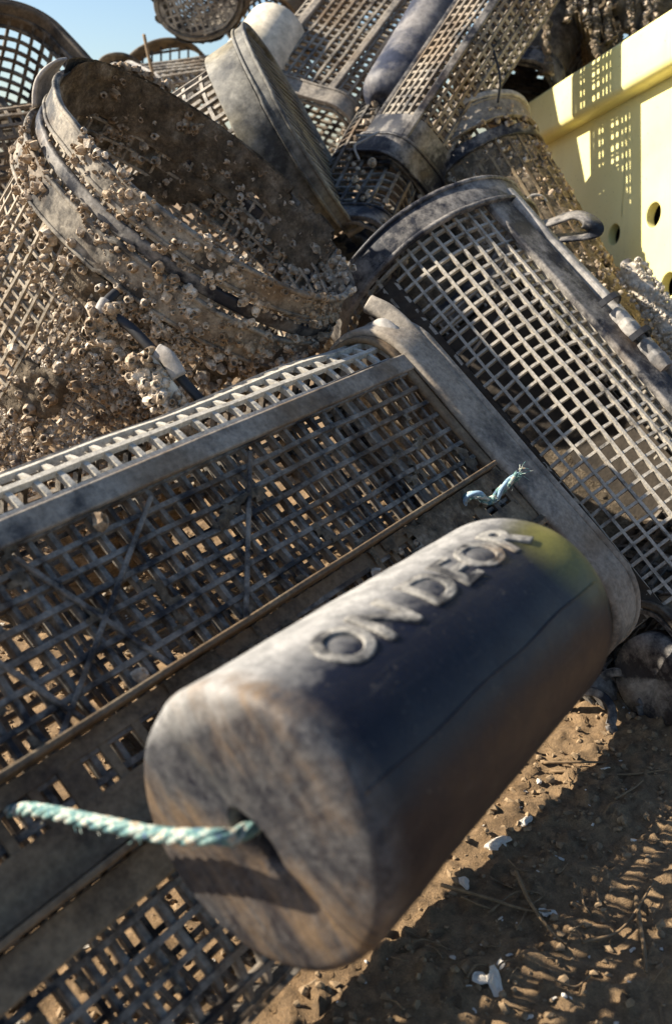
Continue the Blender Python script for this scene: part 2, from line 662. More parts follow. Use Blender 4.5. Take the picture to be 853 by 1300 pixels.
def rail(tb, s, width, thick, x0, x1, lift=0.0, seed=0, n=40, wav=.001):
    mb = MB()
    fx = np.linspace(x0, x1, n)
    hh = lift + (fbm(np.stack([fx * 9, np.full_like(fx, s * 20), np.full_like(fx, seed + 2.5)], -1), 3) - .5) * wav * 2
    p, nn = tb.at(fx, np.full_like(fx, s), hh)
    sweep(mb, p, nn, rrect_prof(width, thick, min(width, thick) * .3))
    return mb


def disc_mesh(tb, x, scale, pitch, w, h, seed=0):
    """netting across a basket end"""
    mb = MB()
    W, T = tb.W * scale, tb.T * scale
    for axis in (0, 1):
        ext, oth = (W, T) if axis == 0 else (T, W)
        for c in np.arange(-ext / 2 + pitch * .5, ext / 2, pitch):
            q = 1 - (2 * c / ext) ** 2
            if q <= .02:
                continue
            half = oth / 2 * math.sqrt(q)
            t = np.linspace(-half, half, 12)
            xx = x + (fbm(np.stack([t * 9, np.full_like(t, c * 9), np.full_like(t, seed)], -1), 2) - .5) * .006
            p = np.stack([xx + (0.3 * h if axis else 0), np.full_like(t, c) if axis == 0 else t, t if axis == 0 else np.full_like(t, c)], -1)
            sweep(mb, p, np.array([1.0, 0, 0]), rect(w, h))
    return mb


# ------------------------------------------------------------------ barnacles
def barnacle_unit(seed, n=9):
    r = np.random.default_rng(seed)
    a = np.arange(n) * 2 * math.pi / n
    rad = 1 + .16 * r.standard_normal(n) * .6
    prof = [(1.0, -.25), (.93, .25), (.70, .78), (.55, .98), (.40, .90), (.30, .35)]
    v = []
    for R_, z in prof:
        ja = 1 + (rad - 1) * (1 if R_ > .5 else .5)
        v.append(np.stack([R_ * ja * np.cos(a), R_ * ja * np.sin(a), np.full(n, z) + (.10 * r.standard_normal(n) if .5 < R_ < .8 else 0)], 1))
    v.append(np.array([[0, 0, .3]]))
    V = np.concatenate(v)
    q, t = [], []
    for i in range(len(prof) - 1):
        for k in range(n):
            q.append((i * n + k, i * n + (k + 1) % n, (i + 1) * n + (k + 1) % n, (i + 1) * n + k))
    c = len(prof) * n
    for k in range(n):
        t.append(((len(prof) - 1) * n + k, (len(prof) - 1) * n + (k + 1) % n, c))
    return V, np.array(q), np.array(t)


UNITS = [barnacle_unit(s) for s in range(6)]
UNIT_ME = []
for V_, Q_, T_ in UNITS:
    UNIT_ME.append(MB().add(V_, Q_, T_).mesh('barnacle', M_BARN, False))


def frames(n):
    n = n / np.linalg.norm(n, axis=1, keepdims=True)
    ref = np.where(np.abs(n[:, 2:3]) < .9, np.array([[0, 0, 1.0]]), np.array([[1.0, 0, 0]]))
    x = np.cross(ref, n)
    x /= np.linalg.norm(x, axis=1, keepdims=True)
    y = np.cross(n, x)
    return x, y, n


def encrust(root, p, n, size, height=1.0, indiv=80, Rw=None, Ow=None, tilt=.35):
    """p, n local positions and normals; the largest that face the camera become parts of their own"""
    m = len(p)
    if m == 0:
        return
    n = n + tilt * rng.standard_normal((m, 3))
    x, y, z = frames(n)
    ang = rng.random(m) * 6.283
    ca, sa = np.cos(ang)[:, None], np.sin(ang)[:, None]
    X, Y = x * ca + y * sa, -x * sa + y * ca
    kind = rng.integers(0, len(UNITS), m)
    hs = size * height * (.7 + .8 * rng.random(m))
    score = size.copy()
    if Rw is not None:
        pw = p @ Rw.T + Ow
        nw = z @ Rw.T
        v = CAM - pw
        dist = np.linalg.norm(v, axis=1)
        score = size / dist * ((nw * v).sum(1) / dist > .15)
    order = np.argsort(-score)
    top = set(order[:indiv].tolist())
    mb = MB()
    for k in range(len(UNITS)):
        V, Q, T = UNITS[k]
        idx = np.array([i for i in np.where(kind == k)[0] if i not in top], int)
        if len(idx) == 0:
            continue
        vv = (p[idx, None] + X[idx, None] * V[None, :, 0:1] * size[idx, None, None] + Y[idx, None] * V[None, :, 1:2] * size[idx, None, None]
              + z[idx, None] * V[None, :, 2:3] * hs[idx, None, None])
        off = (np.arange(len(idx)) * len(V))[:, None, None]
        mb.add(vv, (Q[None] + off), None)
        mb.t.append((T[None] + off).reshape(-1, 3) + mb.n - len(idx) * len(V))
    if mb.n:
        tag(mb.build('barnacles', M_BARN, root), kind='stuff')
    for i in top:
        o = bpy.data.objects.new('barnacle', UNIT_ME[kind[i]])
        COL.objects.link(o)
        o.parent = root
        A = Matrix.Identity(4)
        for r in range(3):
            A[r][0], A[r][1], A[r][2], A[r][3] = X[i, r] * size[i], Y[i, r] * size[i], z[i, r] * hs[i], p[i, r]
        o.matrix_local = A


def barn_on(tb, n, x0, x1, s0, s1, lo, hi, thresh=.5, scale=14, inside=False, lift=0.0, seed=0, indiv=60, clump=0.0, height=1.0):
    m = n * 3
    x = x0 + (x1 - x0) * rng.random(m)
    s = s0 + (s1 - s0) * rng.random(m)
    p, nn = tb.at(x, s, 0)
    d = fbm(p * scale + seed * 5.1, 3)
    keep = np.where(d + .10 * rng.random(m) > thresh)[0][:n]
    x, s, d = x[keep], s[keep], d[keep]
    size = lo + (hi - lo) * rng.random(len(keep)) ** 3.0
    h = lift + np.clip(d - thresh, 0, .3) * clump
    p, nn = tb.at(x, s, -h - .002 if inside else h)
    if inside:
        nn = -nn
    encrust(tb.root, p, nn, size, height, indiv, tb.R, tb.O)


def crust_on(tb, x0, x1, s0, s1, thresh, scale=12, res=.005, thick=.006, seed=0, lift=0.0, name='mud_crust', inside=False, mat=None):
    """ragged sheet of mud and weed stuck in the netting, with holes"""
    nx, ns = int((x1 - x0) / res), int((s1 - s0) / res)
    X, S = np.meshgrid(np.linspace(x0, x1, nx), np.linspace(s0, s1, ns), indexing='ij')
    p0, _ = tb.at(X, S, 0)
    d = fbm(p0 * scale + seed * 7.7, 5, .6)
    fine = fbm(p0 * 110 + seed, 3)
    amp = np.clip((d - thresh) * 10, 0, 1)
    sg = -1 if inside else 1
    pt, _ = tb.at(X, S, sg * (lift + amp * thick * (.3 + 1.3 * fine)))
    pb, _ = tb.at(X, S, sg * (lift - amp * thick * .5 - .0005))
    ok = d > thresh
    cell = ok[:-1, :-1] & ok[1:, :-1] & ok[:-1, 1:] & ok[1:, 1:]
    ii, jj = np.where(cell)
    idx = lambda a, b: a * ns + b
    q = np.stack([idx(ii, jj), idx(ii + 1, jj), idx(ii + 1, jj + 1), idx(ii, jj + 1)], -1)
    nv = nx * ns
    mb = MB()
    mb.add(np.concatenate([pt.reshape(-1, 3), pb.reshape(-1, 3)]), np.concatenate([q, q[:, ::-1] + nv]))
    o = mb.build(name, mat or M_CRUST, tb.root, True)
    bm = bmesh.new()
    bm.from_mesh(o.data)
    loose = [v for v in bm.verts if not v.link_faces]
    bmesh.ops.delete(bm, geom=loose, context='VERTS')
    bm.to_mesh(o.data)
    bm.free()
    tag(o, kind='stuff')
    return o


# ================================================================== SETTING
def lines(lo, hi, dense_lo, dense_hi, step, grow=1.18):
    a = list(np.arange(dense_lo, dense_hi, step))
    s, x = step, dense_hi
    while x < hi:
        a.append(x)
        s *= grow
        x += s
    a.append(hi)
    s, x = step, dense_lo - step
    while x > lo:
        a.insert(0, x)
        s *= grow
        x -= s
    a.insert(0, lo)
    return np.array(a)


def ground_h(x, y):
    p = np.stack([x, y, 0 * x], -1)
    near = np.clip(1.6 - np.hypot(x, y - .8) * .5, 0.05, 1)
    h = (fbm(p * 5, 3) - .5) * .03 + (fbm(p * 26, 3) - .5) * .012 * near
    f = fbm(p * 85 + 3, 3)
    h = h + (np.clip(f - .56, 0, 1) * .030 + (fbm(p * 180, 3) - .5) * .0085) * near
    return h - .005


gx = lines(-400, 400, -.75, 1.0, .0055)
gy = lines(-60, 700, .25, 1.75, .0055)
GX, GY = np.meshgrid(gx, gy, indexing='ij')
GZ = ground_h(GX, GY)
mb = MB()
i, j = np.meshgrid(np.arange(len(gx) - 1), np.arange(len(gy) - 1), indexing='ij')
ny_ = len(gy)
mb.add(np.stack([GX, GY, GZ], -1), np.stack([i * ny_ + j, (i + 1) * ny_ + j, (i + 1) * ny_ + j + 1, i * ny_ + j + 1], -1))
tag(mb.build('ground', M_GROUND, None, True), 'brown sandy soil strewn with shell fragments and twigs', 'ground', kind='structure')


def gz(x, y):
    return float(ground_h(np.array([x]), np.array([y]))[0])


# soil clods and grit
def clod(seed):
    r = np.random.default_rng(seed)
    bm = bmesh.new()
    bmesh.ops.create_icosphere(bm, subdivisions=1, radius=1)
    V = np.array([v.co[:] for v in bm.verts])
    T = np.array([[v.index for v in f.verts] for f in bm.faces])
    bm.free()
    V = V * (1 + .28 * r.standard_normal((len(V), 1))) * np.array([1, .85, .65])
    return V, T


CL = [clod(s) for s in range(5)]


def scatter_clods(name, n, lo, hi, mat, label, pw=3):
    mb = MB()
    for k in range(5):
        V, T = CL[k]
        m = n // 5
        x = -.55 + 1.5 * rng.random(m)
        y = .25 + 1.35 * rng.random(m)
        s = lo + (hi - lo) * rng.random(m) ** pw
        a = rng.random(m) * 6.28
        z = ground_h(x, y) + s * .2
        c, sn = np.cos(a)[:, None], np.sin(a)[:, None]
        vv = np.stack([V[None, :, 0] * c - V[None, :, 1] * sn, V[None, :, 0] * sn + V[None, :, 1] * c, np.repeat(V[None, :, 2], m, 0)], -1)
        vv = vv * s[:, None, None] + np.stack([x, y, z], -1)[:, None]
        base = mb.n
        mb.add(vv)
        mb.t.append((T[None] + (np.arange(m) * len(V))[:, None, None]).reshape(-1, 3) + base)
    o = mb.build(name, mat)
    tag(o, label, 'soil clods', kind='stuff')


scatter_clods('soil_clods', 30000, .0006, .0055, M_STONE, 'loose brown soil clods and grit on the dirt', 5.5)
scatter_clods('shell_grit', 450, .0012, .0042, M_SHELL, 'tiny pale shell grit scattered over the dirt', 3)

# ================================================================== FRONT BASKET
axis = nrm((.6, .797, .075))
rv = nrm(np.cross(axis, (0, 0, 1)))
PHI = math.radians(42)
upv = np.cross(rv, axis)
wv = math.cos(PHI) * rv - math.sin(PHI) * upv
nv_ = math.sin(PHI) * rv + math.cos(PHI) * upv
T0 = P(520, 450, 1.10)
WA, TA = .435, .12
OA = T0 + wv * (WA / 2 - .058) - nv_ * TA / 2
tA = Tube(OA, -axis, nv_, .84, WA, TA, .058)
rA = tA.thing('oyster_basket', 'wide flat mesh basket in front, under the large navy black float')


def sA(y):          # arc position of a point of the top face, y metres below its upper edge
    return y


cage(tA, .01, .84, .0195, .0195, .0044, .0066, .0016, s0=.0, s1=tA.per - .092, seed=1, broken=.05).build('mesh_body', M_MESH_DARK, rA)
# silted corner strip as its own netting, paler to carry sunlight in the colour
per = tA.per
cage(tA, .0, .84, .0245, .0200, .0050, .0056, .0016, s0=-.090, s1=-.004, seed=2).build('edge_strip', M_EDGE_SUNLIT, rA)
mbr = rail(tA, sA(.010), .021, .007, 0, .84, .006, seed=1)
mbr.build('top_rail', M_BAND, rA)
# middle band with slots between two ridges
mb = MB()
for y, w in ((.168, .012), (.217, .034)):
    fx = np.linspace(.0, .84, 40)
    p, nn = tA.at(fx, np.full(40, sA(y)), .004)
    sweep(mb, p, nn, rect(w, .004))
for k in range(30):
    x = .01 + k * .0285
    w = .018 if k % 3 == 0 else .007
    fy = np.linspace(sA(.172), sA(.202), 4)
    p, nn = tA.at(np.full(4, x), fy, .0035)
    sweep(mb, p, nn, rect(w, .0036))
mb.build('slotted_band', M_BAND_BROWN, rA)
for y in (.158, .238):
    mb = MB()
    fx = np.linspace(.036, .84, 40)
    p, nn = tA.at(fx, np.full(40, sA(y)), .010 + .001 * np.sin(fx * 40))
    sweep(mb, p, nn, rrect_prof(.005, .017, .0015))
    mb.build('ridge', M_BAND_BROWN, rA)
rail(tA, sA(.255), .026, .006, .02, .84, .006, seed=5).build('lower_rail', M_BAND_BROWN, rA)
# bracing ribs that run across the net at a slant
mb = MB()
for xa, ya, xb, yb in ((.42, .03, .60, .155), (.55, .03, .50, .155), (.30, .03, .42, .155), (.63, .03, .58, .155)):
    t = np.linspace(0, 1, 14)
    p, nn = tA.at(xa + (xb - xa) * t, sA(ya + (yb - ya) * t), .005)
    sweep(mb, p, nn, rrect_prof(.0042, .0036, .0012))
mb.build('brace_rib', M_MESH_DARK, rA)
# end frame
mb = hoop(tA, -.002, .050, .010, .010, wav=.0012, seed=3)
mb.build('end_frame', M_BAND, rA, True)
mb = hoop(tA, .029, .013, .007, .004, wav=.0008, seed=4)
mb.build('frame_flange', M_BAND_BROWN, rA, True)
mb = hoop(tA, -.030, .010, .008, .013, wav=.0012, seed=6)
mb.build('frame_lip', M_BAND, rA, True)
# a few barnacles sheltering beside the rails
xs_, ys_ = [], []
for k in range(15):
    xs_.append(rng.uniform(.2, .8))
    ys_.append(rng.choice([.030, .034, .150, .18, .21, .225]) + rng.uniform(-.004, .004))
p, nn = tA.at(np.array(xs_), sA(np.array(ys_)), .006)
encrust(rA, p, nn, rng.uniform(.003, .0085, 15), .8, 15)
# dark mud clinging under the ridge
crust_on(tA, .02, .84, sA(.162), sA(.235), .50, 16, .005, .006, 3, .006)

# ================================================================== HERO FLOAT
fa, fb = P(311, 1068, .486), P(662, 770, .725)
LF = np.linalg.norm(fb - fa) + .03
fx_ = nrm(fb - fa)
mid = (fa + fb) / 2
vdir = nrm((CAM - mid) - np.dot(CAM - mid, fx_) * fx_)
udir = np.cross(fx_, vdir)
if np.dot(udir, UU) < 0:
    udir = -udir
# local Y = silted crest direction
cr = math.radians(76)
yF = nrm(math.cos(cr) * vdir + math.sin(cr) * udir)
zF = np.cross(fx_, yF)
MF = mat4(fa, fx_, yF, zF)
RF = np.stack([fx_, yF, zF], 1)
RAD = .080


def f_local(px, py, d):
    return (P(px, py, d) - fa) @ RF


BIN_REFL = tuple(float(v) for v in f_local(722, 690, .668))  # centre of the painted bin reflection
rF = thing('float', 'large navy black float in the foreground with raised letters and a rope', 'float', MF)
th = np.linspace(0, 1, 10)
xs, rs = [], []
ER = .0075
for r in np.linspace(.0, RAD - ER, 40):
    xs.append(.0)
    rs.append(r)
for t in np.linspace(0, 1, 12)[1:]:
    a = t * math.pi / 2
    xs.append(ER - ER * math.cos(a))
    rs.append(RAD - ER + ER * math.sin(a))
for x in np.linspace(ER, LF - .055, 40)[1:]:
    xs.append(x)
    rs.append(RAD)
for t in np.linspace(0, 1, 22)[1:]:
    a = t * math.pi / 2
    xs.append(LF - .055 + .055 * math.sin(a))
    rs.append(max(1e-5, RAD * math.cos(a) ** .72))
# groove direction on the near face: runs down-right in the picture
gdir = (P(402, 1215, .46) - fa) @ RF
gdir = nrm(np.array([0, gdir[1], gdir[2]]))
gper = np.array([0, -gdir[2], gdir[1]])


# the lobe left of the groove sits lower than the one right of it
gl = (P(270, 1140, .48) - fa) @ RF
CSIDE = np.sign(gl[1] * gper[1] + gl[2] * gper[2])


def carve(v):
    y, z = v[..., 1], v[..., 2]
    a = y * gdir[1] + z * gdir[2]
    c = y * gper[1] + z * gper[2]
    rr = np.hypot(y, z)
    v[..., 0] += np.clip(rr / RAD, 0, 1) ** 2.5 * .006 * np.clip(1 - v[..., 0] / .05, 0, 1)
    nearf = np.clip(1 - v[..., 0] / .03, 0, 1)
    side = np.where(c * CSIDE > 0, .017, .004)
    groove = np.exp(-(c / side) ** 2) / (1 + np.exp(-(a - .002) / .005)) * .010
    shallow = np.exp(-(c / .012) ** 2) / (1 + np.exp((a + .012) / .006)) * .004
    hole = 1 / (1 + np.exp((np.hypot(c / .8, (a - .004) / 1.5) - .0105) / .0007)) * .075
    dish = .003 * np.clip(1 - rr / .058, 0, 1) ** .7
    v[..., 0] += nearf * (groove + shallow + hole + dish)
    k = 1 - .09 * np.clip(v[..., 0:1] / LF, 0, 1)
    v[..., 1:] = v[..., 1:] * k
    w = fbm(v * 22, 3) - .5
    v[..., 1] += w * .0022 * (rr > .01)
    v[..., 2] += (fbm(v * 22 + 9, 3) - .5) * .0022 * (rr > .01)
    return v


mb = MB()
lathe(mb, xs, rs, 96, carve)
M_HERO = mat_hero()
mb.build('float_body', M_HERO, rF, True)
# mould seam along the body
mb = MB()
for sgn in (1,):
    fxs = np.linspace(.012, LF - .05, 60)
    an = math.radians(-14) + .01 * np.sin(fxs * 60)
    dd = np.cos(an)[:, None] * vdir + np.sin(an)[:, None] * udir
    p = np.stack([fxs, (RAD * (1 - .09 * fxs / LF) + .0002) * (dd @ yF), (RAD * (1 - .09 * fxs / LF) + .0002) * (dd @ zF)], -1)
    sweep(mb, p, dd @ RF, circ(.0007, 6))
mb.build('mould_seam', M_HERO, rF, True)


def letters(txt, size, width):
    cu = bpy.data.curves.new('lettering', 'FONT')
    cu.body = txt
    cu.size = size
    cu.extrude = .0006
    cu.bevel_depth = .0008
    cu.bevel_resolution = 1
    cu.offset = .0004
    cu.resolution_u = 6
    ob = bpy.data.objects.new('lettering_curve', cu)
    COL.objects.link(ob)
    dg = bpy.context.evaluated_depsgraph_get()
    me = bpy.data.meshes.new_from_object(ob.evaluated_get(dg))
    bpy.data.objects.remove(ob)
    bpy.data.curves.remove(cu)
    bm = bmesh.new()
    bm.from_mesh(me)
    bmesh.ops.remove_doubles(bm, verts=bm.verts, dist=1e-6)
    ys = [v.co.y for v in bm.verts]
    for c in np.linspace(min(ys), max(ys), 12)[1:-1]:
        bmesh.ops.bisect_plane(bm, geom=bm.verts[:] + bm.edges[:] + bm.faces[:], plane_co=(0, c, 0), plane_no=(0, 1, 0))
    bm.to_mesh(me)
    bm.free()
    co = np.array([v.co[:] for v in me.vertices])
    return me, co


me, co = letters('ON DEOR', .044, .3)
cx = co[:, 0] - co[:, 0].min()
cx = cx / cx.max() * .222 + .056
cy = co[:, 1] - (co[:, 1].max() + co[:, 1].min()) / 2
cy = cy + (fbm(np.stack([cx * 90, cy * 90, 0 * cx], -1), 3) - .5) * .0035
ang = math.radians(34) + cy / RAD            # from the view direction towards the crest
rad = RAD * (1 - .09 * cx / LF) + .0004 + co[:, 2] + (noise3(np.stack([cx * 120, cy * 120, 0 * cx + 4], -1)) - .5) * .0014
dv = np.cos(ang)[:, None] * vdir + np.sin(ang)[:, None] * udir
loc = np.stack([cx, rad * (dv @ yF), rad * (dv @ zF)], -1)
me.vertices.foreach_set('co', loc.astype(np.float32).ravel())
me.update()
me.materials.clear()
me.materials.append(M_LETTER)
ol = bpy.data.objects.new('raised_lettering', me)
COL.objects.link(ol)
ol.parent = rF


# ropes
def rope(name, label, pts, rad, mats, twist=90, fray=0):
    pts = np.asarray(pts, float)
    # Catmull-Rom resample
    out = []
    q = np.concatenate([[2 * pts[0] - pts[1]], pts, [2 * pts[-1] - pts[-2]]])
    for k in range(len(pts) - 1):
        a, b, c, d = q[k:k + 4]
        for t in np.linspace(0, 1, 26, endpoint=False):
            out.append(.5 * ((2 * b) + (c - a) * t + (2 * a - 5 * b + 4 * c - d) * t * t + (3 * b - a - 3 * c + d) * t ** 3))
    out.append(pts[-1])
    c = np.array(out)
    T = np.gradient(c, axis=0)
    T /= np.linalg.norm(T, axis=1, keepdims=True)
    ref = nrm(UU + .2 * RR)
    B = np.cross(T, ref)
    B /= np.linalg.norm(B, axis=1, keepdims=True)
    Nn = np.cross(B, T)
    d = np.concatenate([[0], np.cumsum(np.linalg.norm(np.diff(c, axis=0), axis=1))])
    root = thing(name, label, 'rope', Matrix.Translation(Vector(c[0])))
    for k, m in enumerate(mats):
        ph = d * twist / rad * .01 + k * 2 * math.pi / len(mats)
        p = c + rad * .52 * (np.cos(ph)[:, None] * B + np.sin(ph)[:, None] * Nn) - c[0]
        mb = MB()
        sweep(mb, p, Nn, circ(rad * .58, 8))
        mb.build('strand', m, root, True)
    hb = MB()
    for k in range(int(len(c) * .5)):
        i0 = rng.integers(2, len(c) - 2)
        an = rng.random() * 6.28
        rd = math.cos(an) * B[i0] + math.sin(an) * Nn[i0]
        dr = nrm(T[i0] * rng.choice([-1, 1]) * 1.8 + rd * .6 + .4 * rng.standard_normal(3))
        s_ = np.linspace(0, 1, 4)[:, None]
        pp = c[i0] - c[0] + rd * rad * .95 + dr * s_ * rng.uniform(.002, .006) - np.array([0, 0, 1.0]) * s_ * s_ * .001
        sweep(hb, pp, nrm(np.cross(dr, rd) + 1e-3), circ(.00022, 3))
    hb.build('loose_fibres', mats[0], root)
    if fray:
        mb = MB()
        e, t = c[-1] - c[0], T[-1]
        for k in range(fray):
            dr = nrm(t + .55 * rng.standard_normal(3))
            s = np.linspace(0, 1, 6)[:, None]
            pp = e + dr * s * rad * rng.uniform(2, 4.5) + rad * .5 * rng.standard_normal(3) - np.array([0, 0, 1]) * s * s * rad
            sweep(mb, pp, Nn[-1], circ(rad * .09, 4))
        mb.build('frayed_fibres', mats[0], root, True)
    return root


hole = fa + fx_ * .055
rope('rope', 'teal and white rope running from the hole of the dark float to the basket',
     [P(12, 1030, .60), P(45, 1028, .575), P(120, 1043, .535), P(205, 1060, .505), P(268, 1062, .484), P(312, 1055, .495), hole], .0041,
     [M_ROPE, M_ROPE, M_ROPE, M_ROPE], 55, 0)
rope('rope', 'short frayed teal rope end poking out of the basket beyond the dark float',
     [P(585, 652, 1.0), P(592, 632, .985), P(606, 628, .98), P(622, 636, .985), P(640, 618, .978), P(658, 602, .972)], .0042, [M_ROPE, M_ROPEB, M_ROPE], 62, 10)

# ================================================================== RIGHT BASKET (C)
tC = tube_px((552, 352, 1.42), (885, 748, 1.24), (.0, .66, -.75), .32, .27)
rC = tC.thing('oyster_basket', 'mesh basket with a black strap and a hinge rail, sloping down to the right edge')
cage(tC, .0, tC.L, .0190, .0190, .0036, .0062, .0014, seed=8, broken=.03).build('mesh_body', M_EDGE2, rC)
hoop(tC, -.005, .046, .008, .012, wav=.003, seed=12, lip=.006).build('end_strap', M_BAND_DARK, rC, True)
# strap tail loop


def path_band(root, name, pts, nr, prof, mat, tb, smooth=True):
    mb = MB()
    pts = np.asarray(pts, float)
    c = []
    q = np.concatenate([[2 * pts[0] - pts[1]], pts, [2 * pts[-1] - pts[-2]]])
    for k in range(len(pts) - 1):
        a, b, c2, d = q[k:k + 4]
        for t in np.linspace(0, 1, 10, endpoint=False):
            c.append(.5 * ((2 * b) + (c2 - a) * t + (2 * a - 5 * b + 4 * c2 - d) * t * t + (3 * b - a - 3 * c2 + d) * t ** 3))
    c.append(pts[-1])
    c = np.array(c)
    if tb is not None:
        c = tb.local(c)
        nr = np.asarray(nr) @ tb.R
    sweep(mb, c, nr, prof)
    return mb.build(name, mat, root, smooth)


# free end of the strap, folded back on itself
path_band(rC, 'strap_loop', [P(640, 282, 1.36), P(690, 284, 1.33), P(728, 273, 1.31), P(749, 281, 1.30), P(749, 296, 1.30), P(728, 301, 1.31), P(690, 303, 1.33), P(655, 305, 1.35)],
          nrm(UU * .8 - FW * .6) * 1.0 + RR * .05, rect(.030, .0035), M_BAND_DARK, tC)
# hinge lugs at the upper corner of the front basket's frame
path_band(rA, 'hinge_lug', [P(468, 386, 1.135), P(492, 398, 1.125), P(520, 424, 1.115), P(560, 466, 1.11)], -FW, rrect_prof(.022, .014, .006), M_BAND, tA)
path_band(rA, 'hinge_lug', [P(474, 426, 1.12), P(486, 414, 1.11), P(512, 436, 1.105), P(545, 462, 1.105)], -FW, rrect_prof(.018, .014, .006), M_BAND_GREY, tA)
crust_on(tA, .0, .84, sA(.02), sA(.16), .62, 34, .004, .005, 63, .002, name='mud_flecks')
crust_on(tA, .0, .50, .42, .66, .22, 11, .006, .006, 66, name='shade_sheet')  # out-of-sight crust added to block sun and make the ground shadow solid
crust_on(tA, .0, .84, sA(.27), sA(.40), .62, 34, .004, .005, 64, .002, name='mud_flecks')
# hinge rail along the crest of the basket
sr = .055
mb = rail(tC, sr - .004, .044, .010, .01, tC.L, .008, seed=3, wav=.002)
mb.build('hinge_rail', M_BAND_DARK, rC)
rail(tC, sr + .030, .018, .020, .0, tC.L, .010, seed=9, wav=.003).build('hinge_flange', M_BAND_GREY, rC)
for k, x in enumerate((.235, .290)):
    mb = MB()
    p, n_ = tC.at(np.linspace(x, x + .045, 6), np.full(6, sr + .012), .020)
    sweep(mb, p, n_, rrect_prof(.020, .016, .004), scale=[.85, 1, .9, 1.05, 1, .85])
    mb.build('hinge_knuckle', M_BAND_GREY, rC)
for x in (.222, .282):
    mb = MB()
    p, n_ = tC.at(np.full(8, x), sr + .012 + np.linspace(-.018, .018, 8), .020 + .016 * np.sin(np.linspace(0, math.pi, 8)))
    sweep(mb, p, n_, rect(.008, .004))
    mb.build('hinge_clip', M_BLACKCORD, rC)
# a slack tie across the net
path_band(rC, 'loose_tie', [P(600, 446, 1.26), P(622, 418, 1.265), P(646, 386, 1.28)], -FW, circ(.0022, 6), M_BAND_GREY, tC)
barn_on(tC, 60, .05, tC.L, sr + .02, sr + .16, .004, .008, .45, 12, seed=2, indiv=40)
crust_on(tC, .03, tC.L, tC.per * .30, tC.per * .86, .18, 11, .007, .008, 51, -.004, name='shade_sheet', mat=M_NET_SHADE)  # dark sheet added inside so the netting holes read as shade
crust_on(tC, .0, tC.L, sr + .03, sr + .13, .54, 14, .005, .005, 5)

# ================================================================== BARNACLED BASKET BESIDE THE BIN (D)
tD = tube_px((600, 190, 1.70), (815, 570, 1.52), (-.1, .5, -.85), .205, .18)
rD = tD.thing('oyster_basket', 'narrow round basket packed with brown barnacles lying against the yellow bin')
cage(tD, .0, tD.L, .021, .021, .0042, .0045, .0014, seed=14).build('mesh_body', M_MESH_BROWN, rD)
hoop(tD, .004, .042, .006, .006, wav=.003, seed=21, lip=.004).build('end_band', M_BAND, rD, True)
hoop(tD, .050, .022, .006, .004, wav=.002, seed=22).build('inner_band', M_BAND_DARK, rD, True)
hoop(tD, -.022, .012, .007, .012, wav=.004, seed=23).build('rim', M_BAND_GREY, rD, True)
crust_on(tD, .05, tD.L, 0, tD.per, .22, 16, .006, .010, 6, -.008)
barn_on(tD, 3000, .06, tD.L, 0, tD.per, .0025, .0062, .36, 12, lift=-.004, seed=6, indiv=90, clump=.02)
barn_on(tD, 120, .0, .05, 0, tD.per, .003, .006, .46, 12, lift=.008, seed=7, indiv=5)
mb = MB()
t = np.linspace(0, math.pi * 1.2, 16)
cc = np.array([P(680, 262, 1.56) + .018 * (math.cos(a) * -RR + math.sin(a) * UU) for a in t])
sweep(mb, tD.local(cc), np.array(-FW) @ tD.R, circ(.0028, 6))
mb.build('tie_ring', M_BAND_GREY, rD, True)

# ================================================================== YELLOW BIN
b0, b1 = P(650, 140, 1.98), P(853, 6, 1.48)
ex = nrm(b1 - b0)
nb = nrm(np.cross(ex, nrm(np.array([.12, 0, 1.0]))))
if np.dot(nb, CAM - b0) < 0:
    nb = -nb
eu = np.cross(nb, ex)
MBIN = mat4(b0, ex, eu, nb)
RB = np.stack([ex, eu, nb], 1)
rB = thing('fish_bin', 'pale yellow plastic bin with a thick rim and round holes, upper right', 'bin', MBIN)


def on_bin(px, py, zoff=0.0):
    v = (px - 426.5) / F * RR + FW - (py - 650.0) / F * UU
    o = b0 + nb * zoff
    t = np.dot(o - CAM, nb) / np.dot(v, nb)
    return (CAM + v * t - b0) @ RB


LB = .66
cu = bpy.data.curves.new('bin_front', 'CURVE')
cu.dimensions = '2D'
cu.fill_mode = 'BOTH'
cu.extrude = .006
cu.bevel_depth = .002


def spl(pts):
    s = cu.splines.new('POLY')
    s.points.add(len(pts) - 1)
    for k, (x, y) in enumerate(pts):
        s.points[k].co = (x, y, 0, 1)
    s.use_cyclic_u = True


spl([(.045, -.03), (LB - .05, -.03), (LB - .05, -.80), (.075, -.80)])
for px, py, r in ((780, 298, .0195), (830, 273, .0215), (849, 362, .0215)):
    c = on_bin(px, py, -.034)
    spl([(c[0] + r * math.cos(a), c[1] + r * math.sin(a)) for a in np.linspace(0, 2 * math.pi, 40, endpoint=False)])
ob = bpy.data.objects.new('wc', cu)
COL.objects.link(ob)
dg = bpy.context.evaluated_depsgraph_get()
me = bpy.data.meshes.new_from_object(ob.evaluated_get(dg))
bpy.data.objects.remove(ob)
me.materials.clear()
me.materials.append(M_BIN)
ow = bpy.data.objects.new('front_wall', me)
COL.objects.link(ow)
ow.parent = rB
ow.location = (0, 0, -.040)
mb = MB()
fx = np.linspace(0, LB, 30)
pp = np.stack([fx, np.full(30, -.045), np.full(30, -.022)], -1)
sc = np.ones(30)
sweep(mb, pp, np.array([0, 0, 1.0]), rrect_prof(.088, .046, .012, 0, 5))
for z0, xx in ((-.9, None),):
    pp = np.stack([fx, np.full(30, -.045), np.full(30, z0)], -1)
    sweep(mb, pp, np.array([0, 0, 1.0]), rrect_prof(.088, .046, .012, 0, 5))
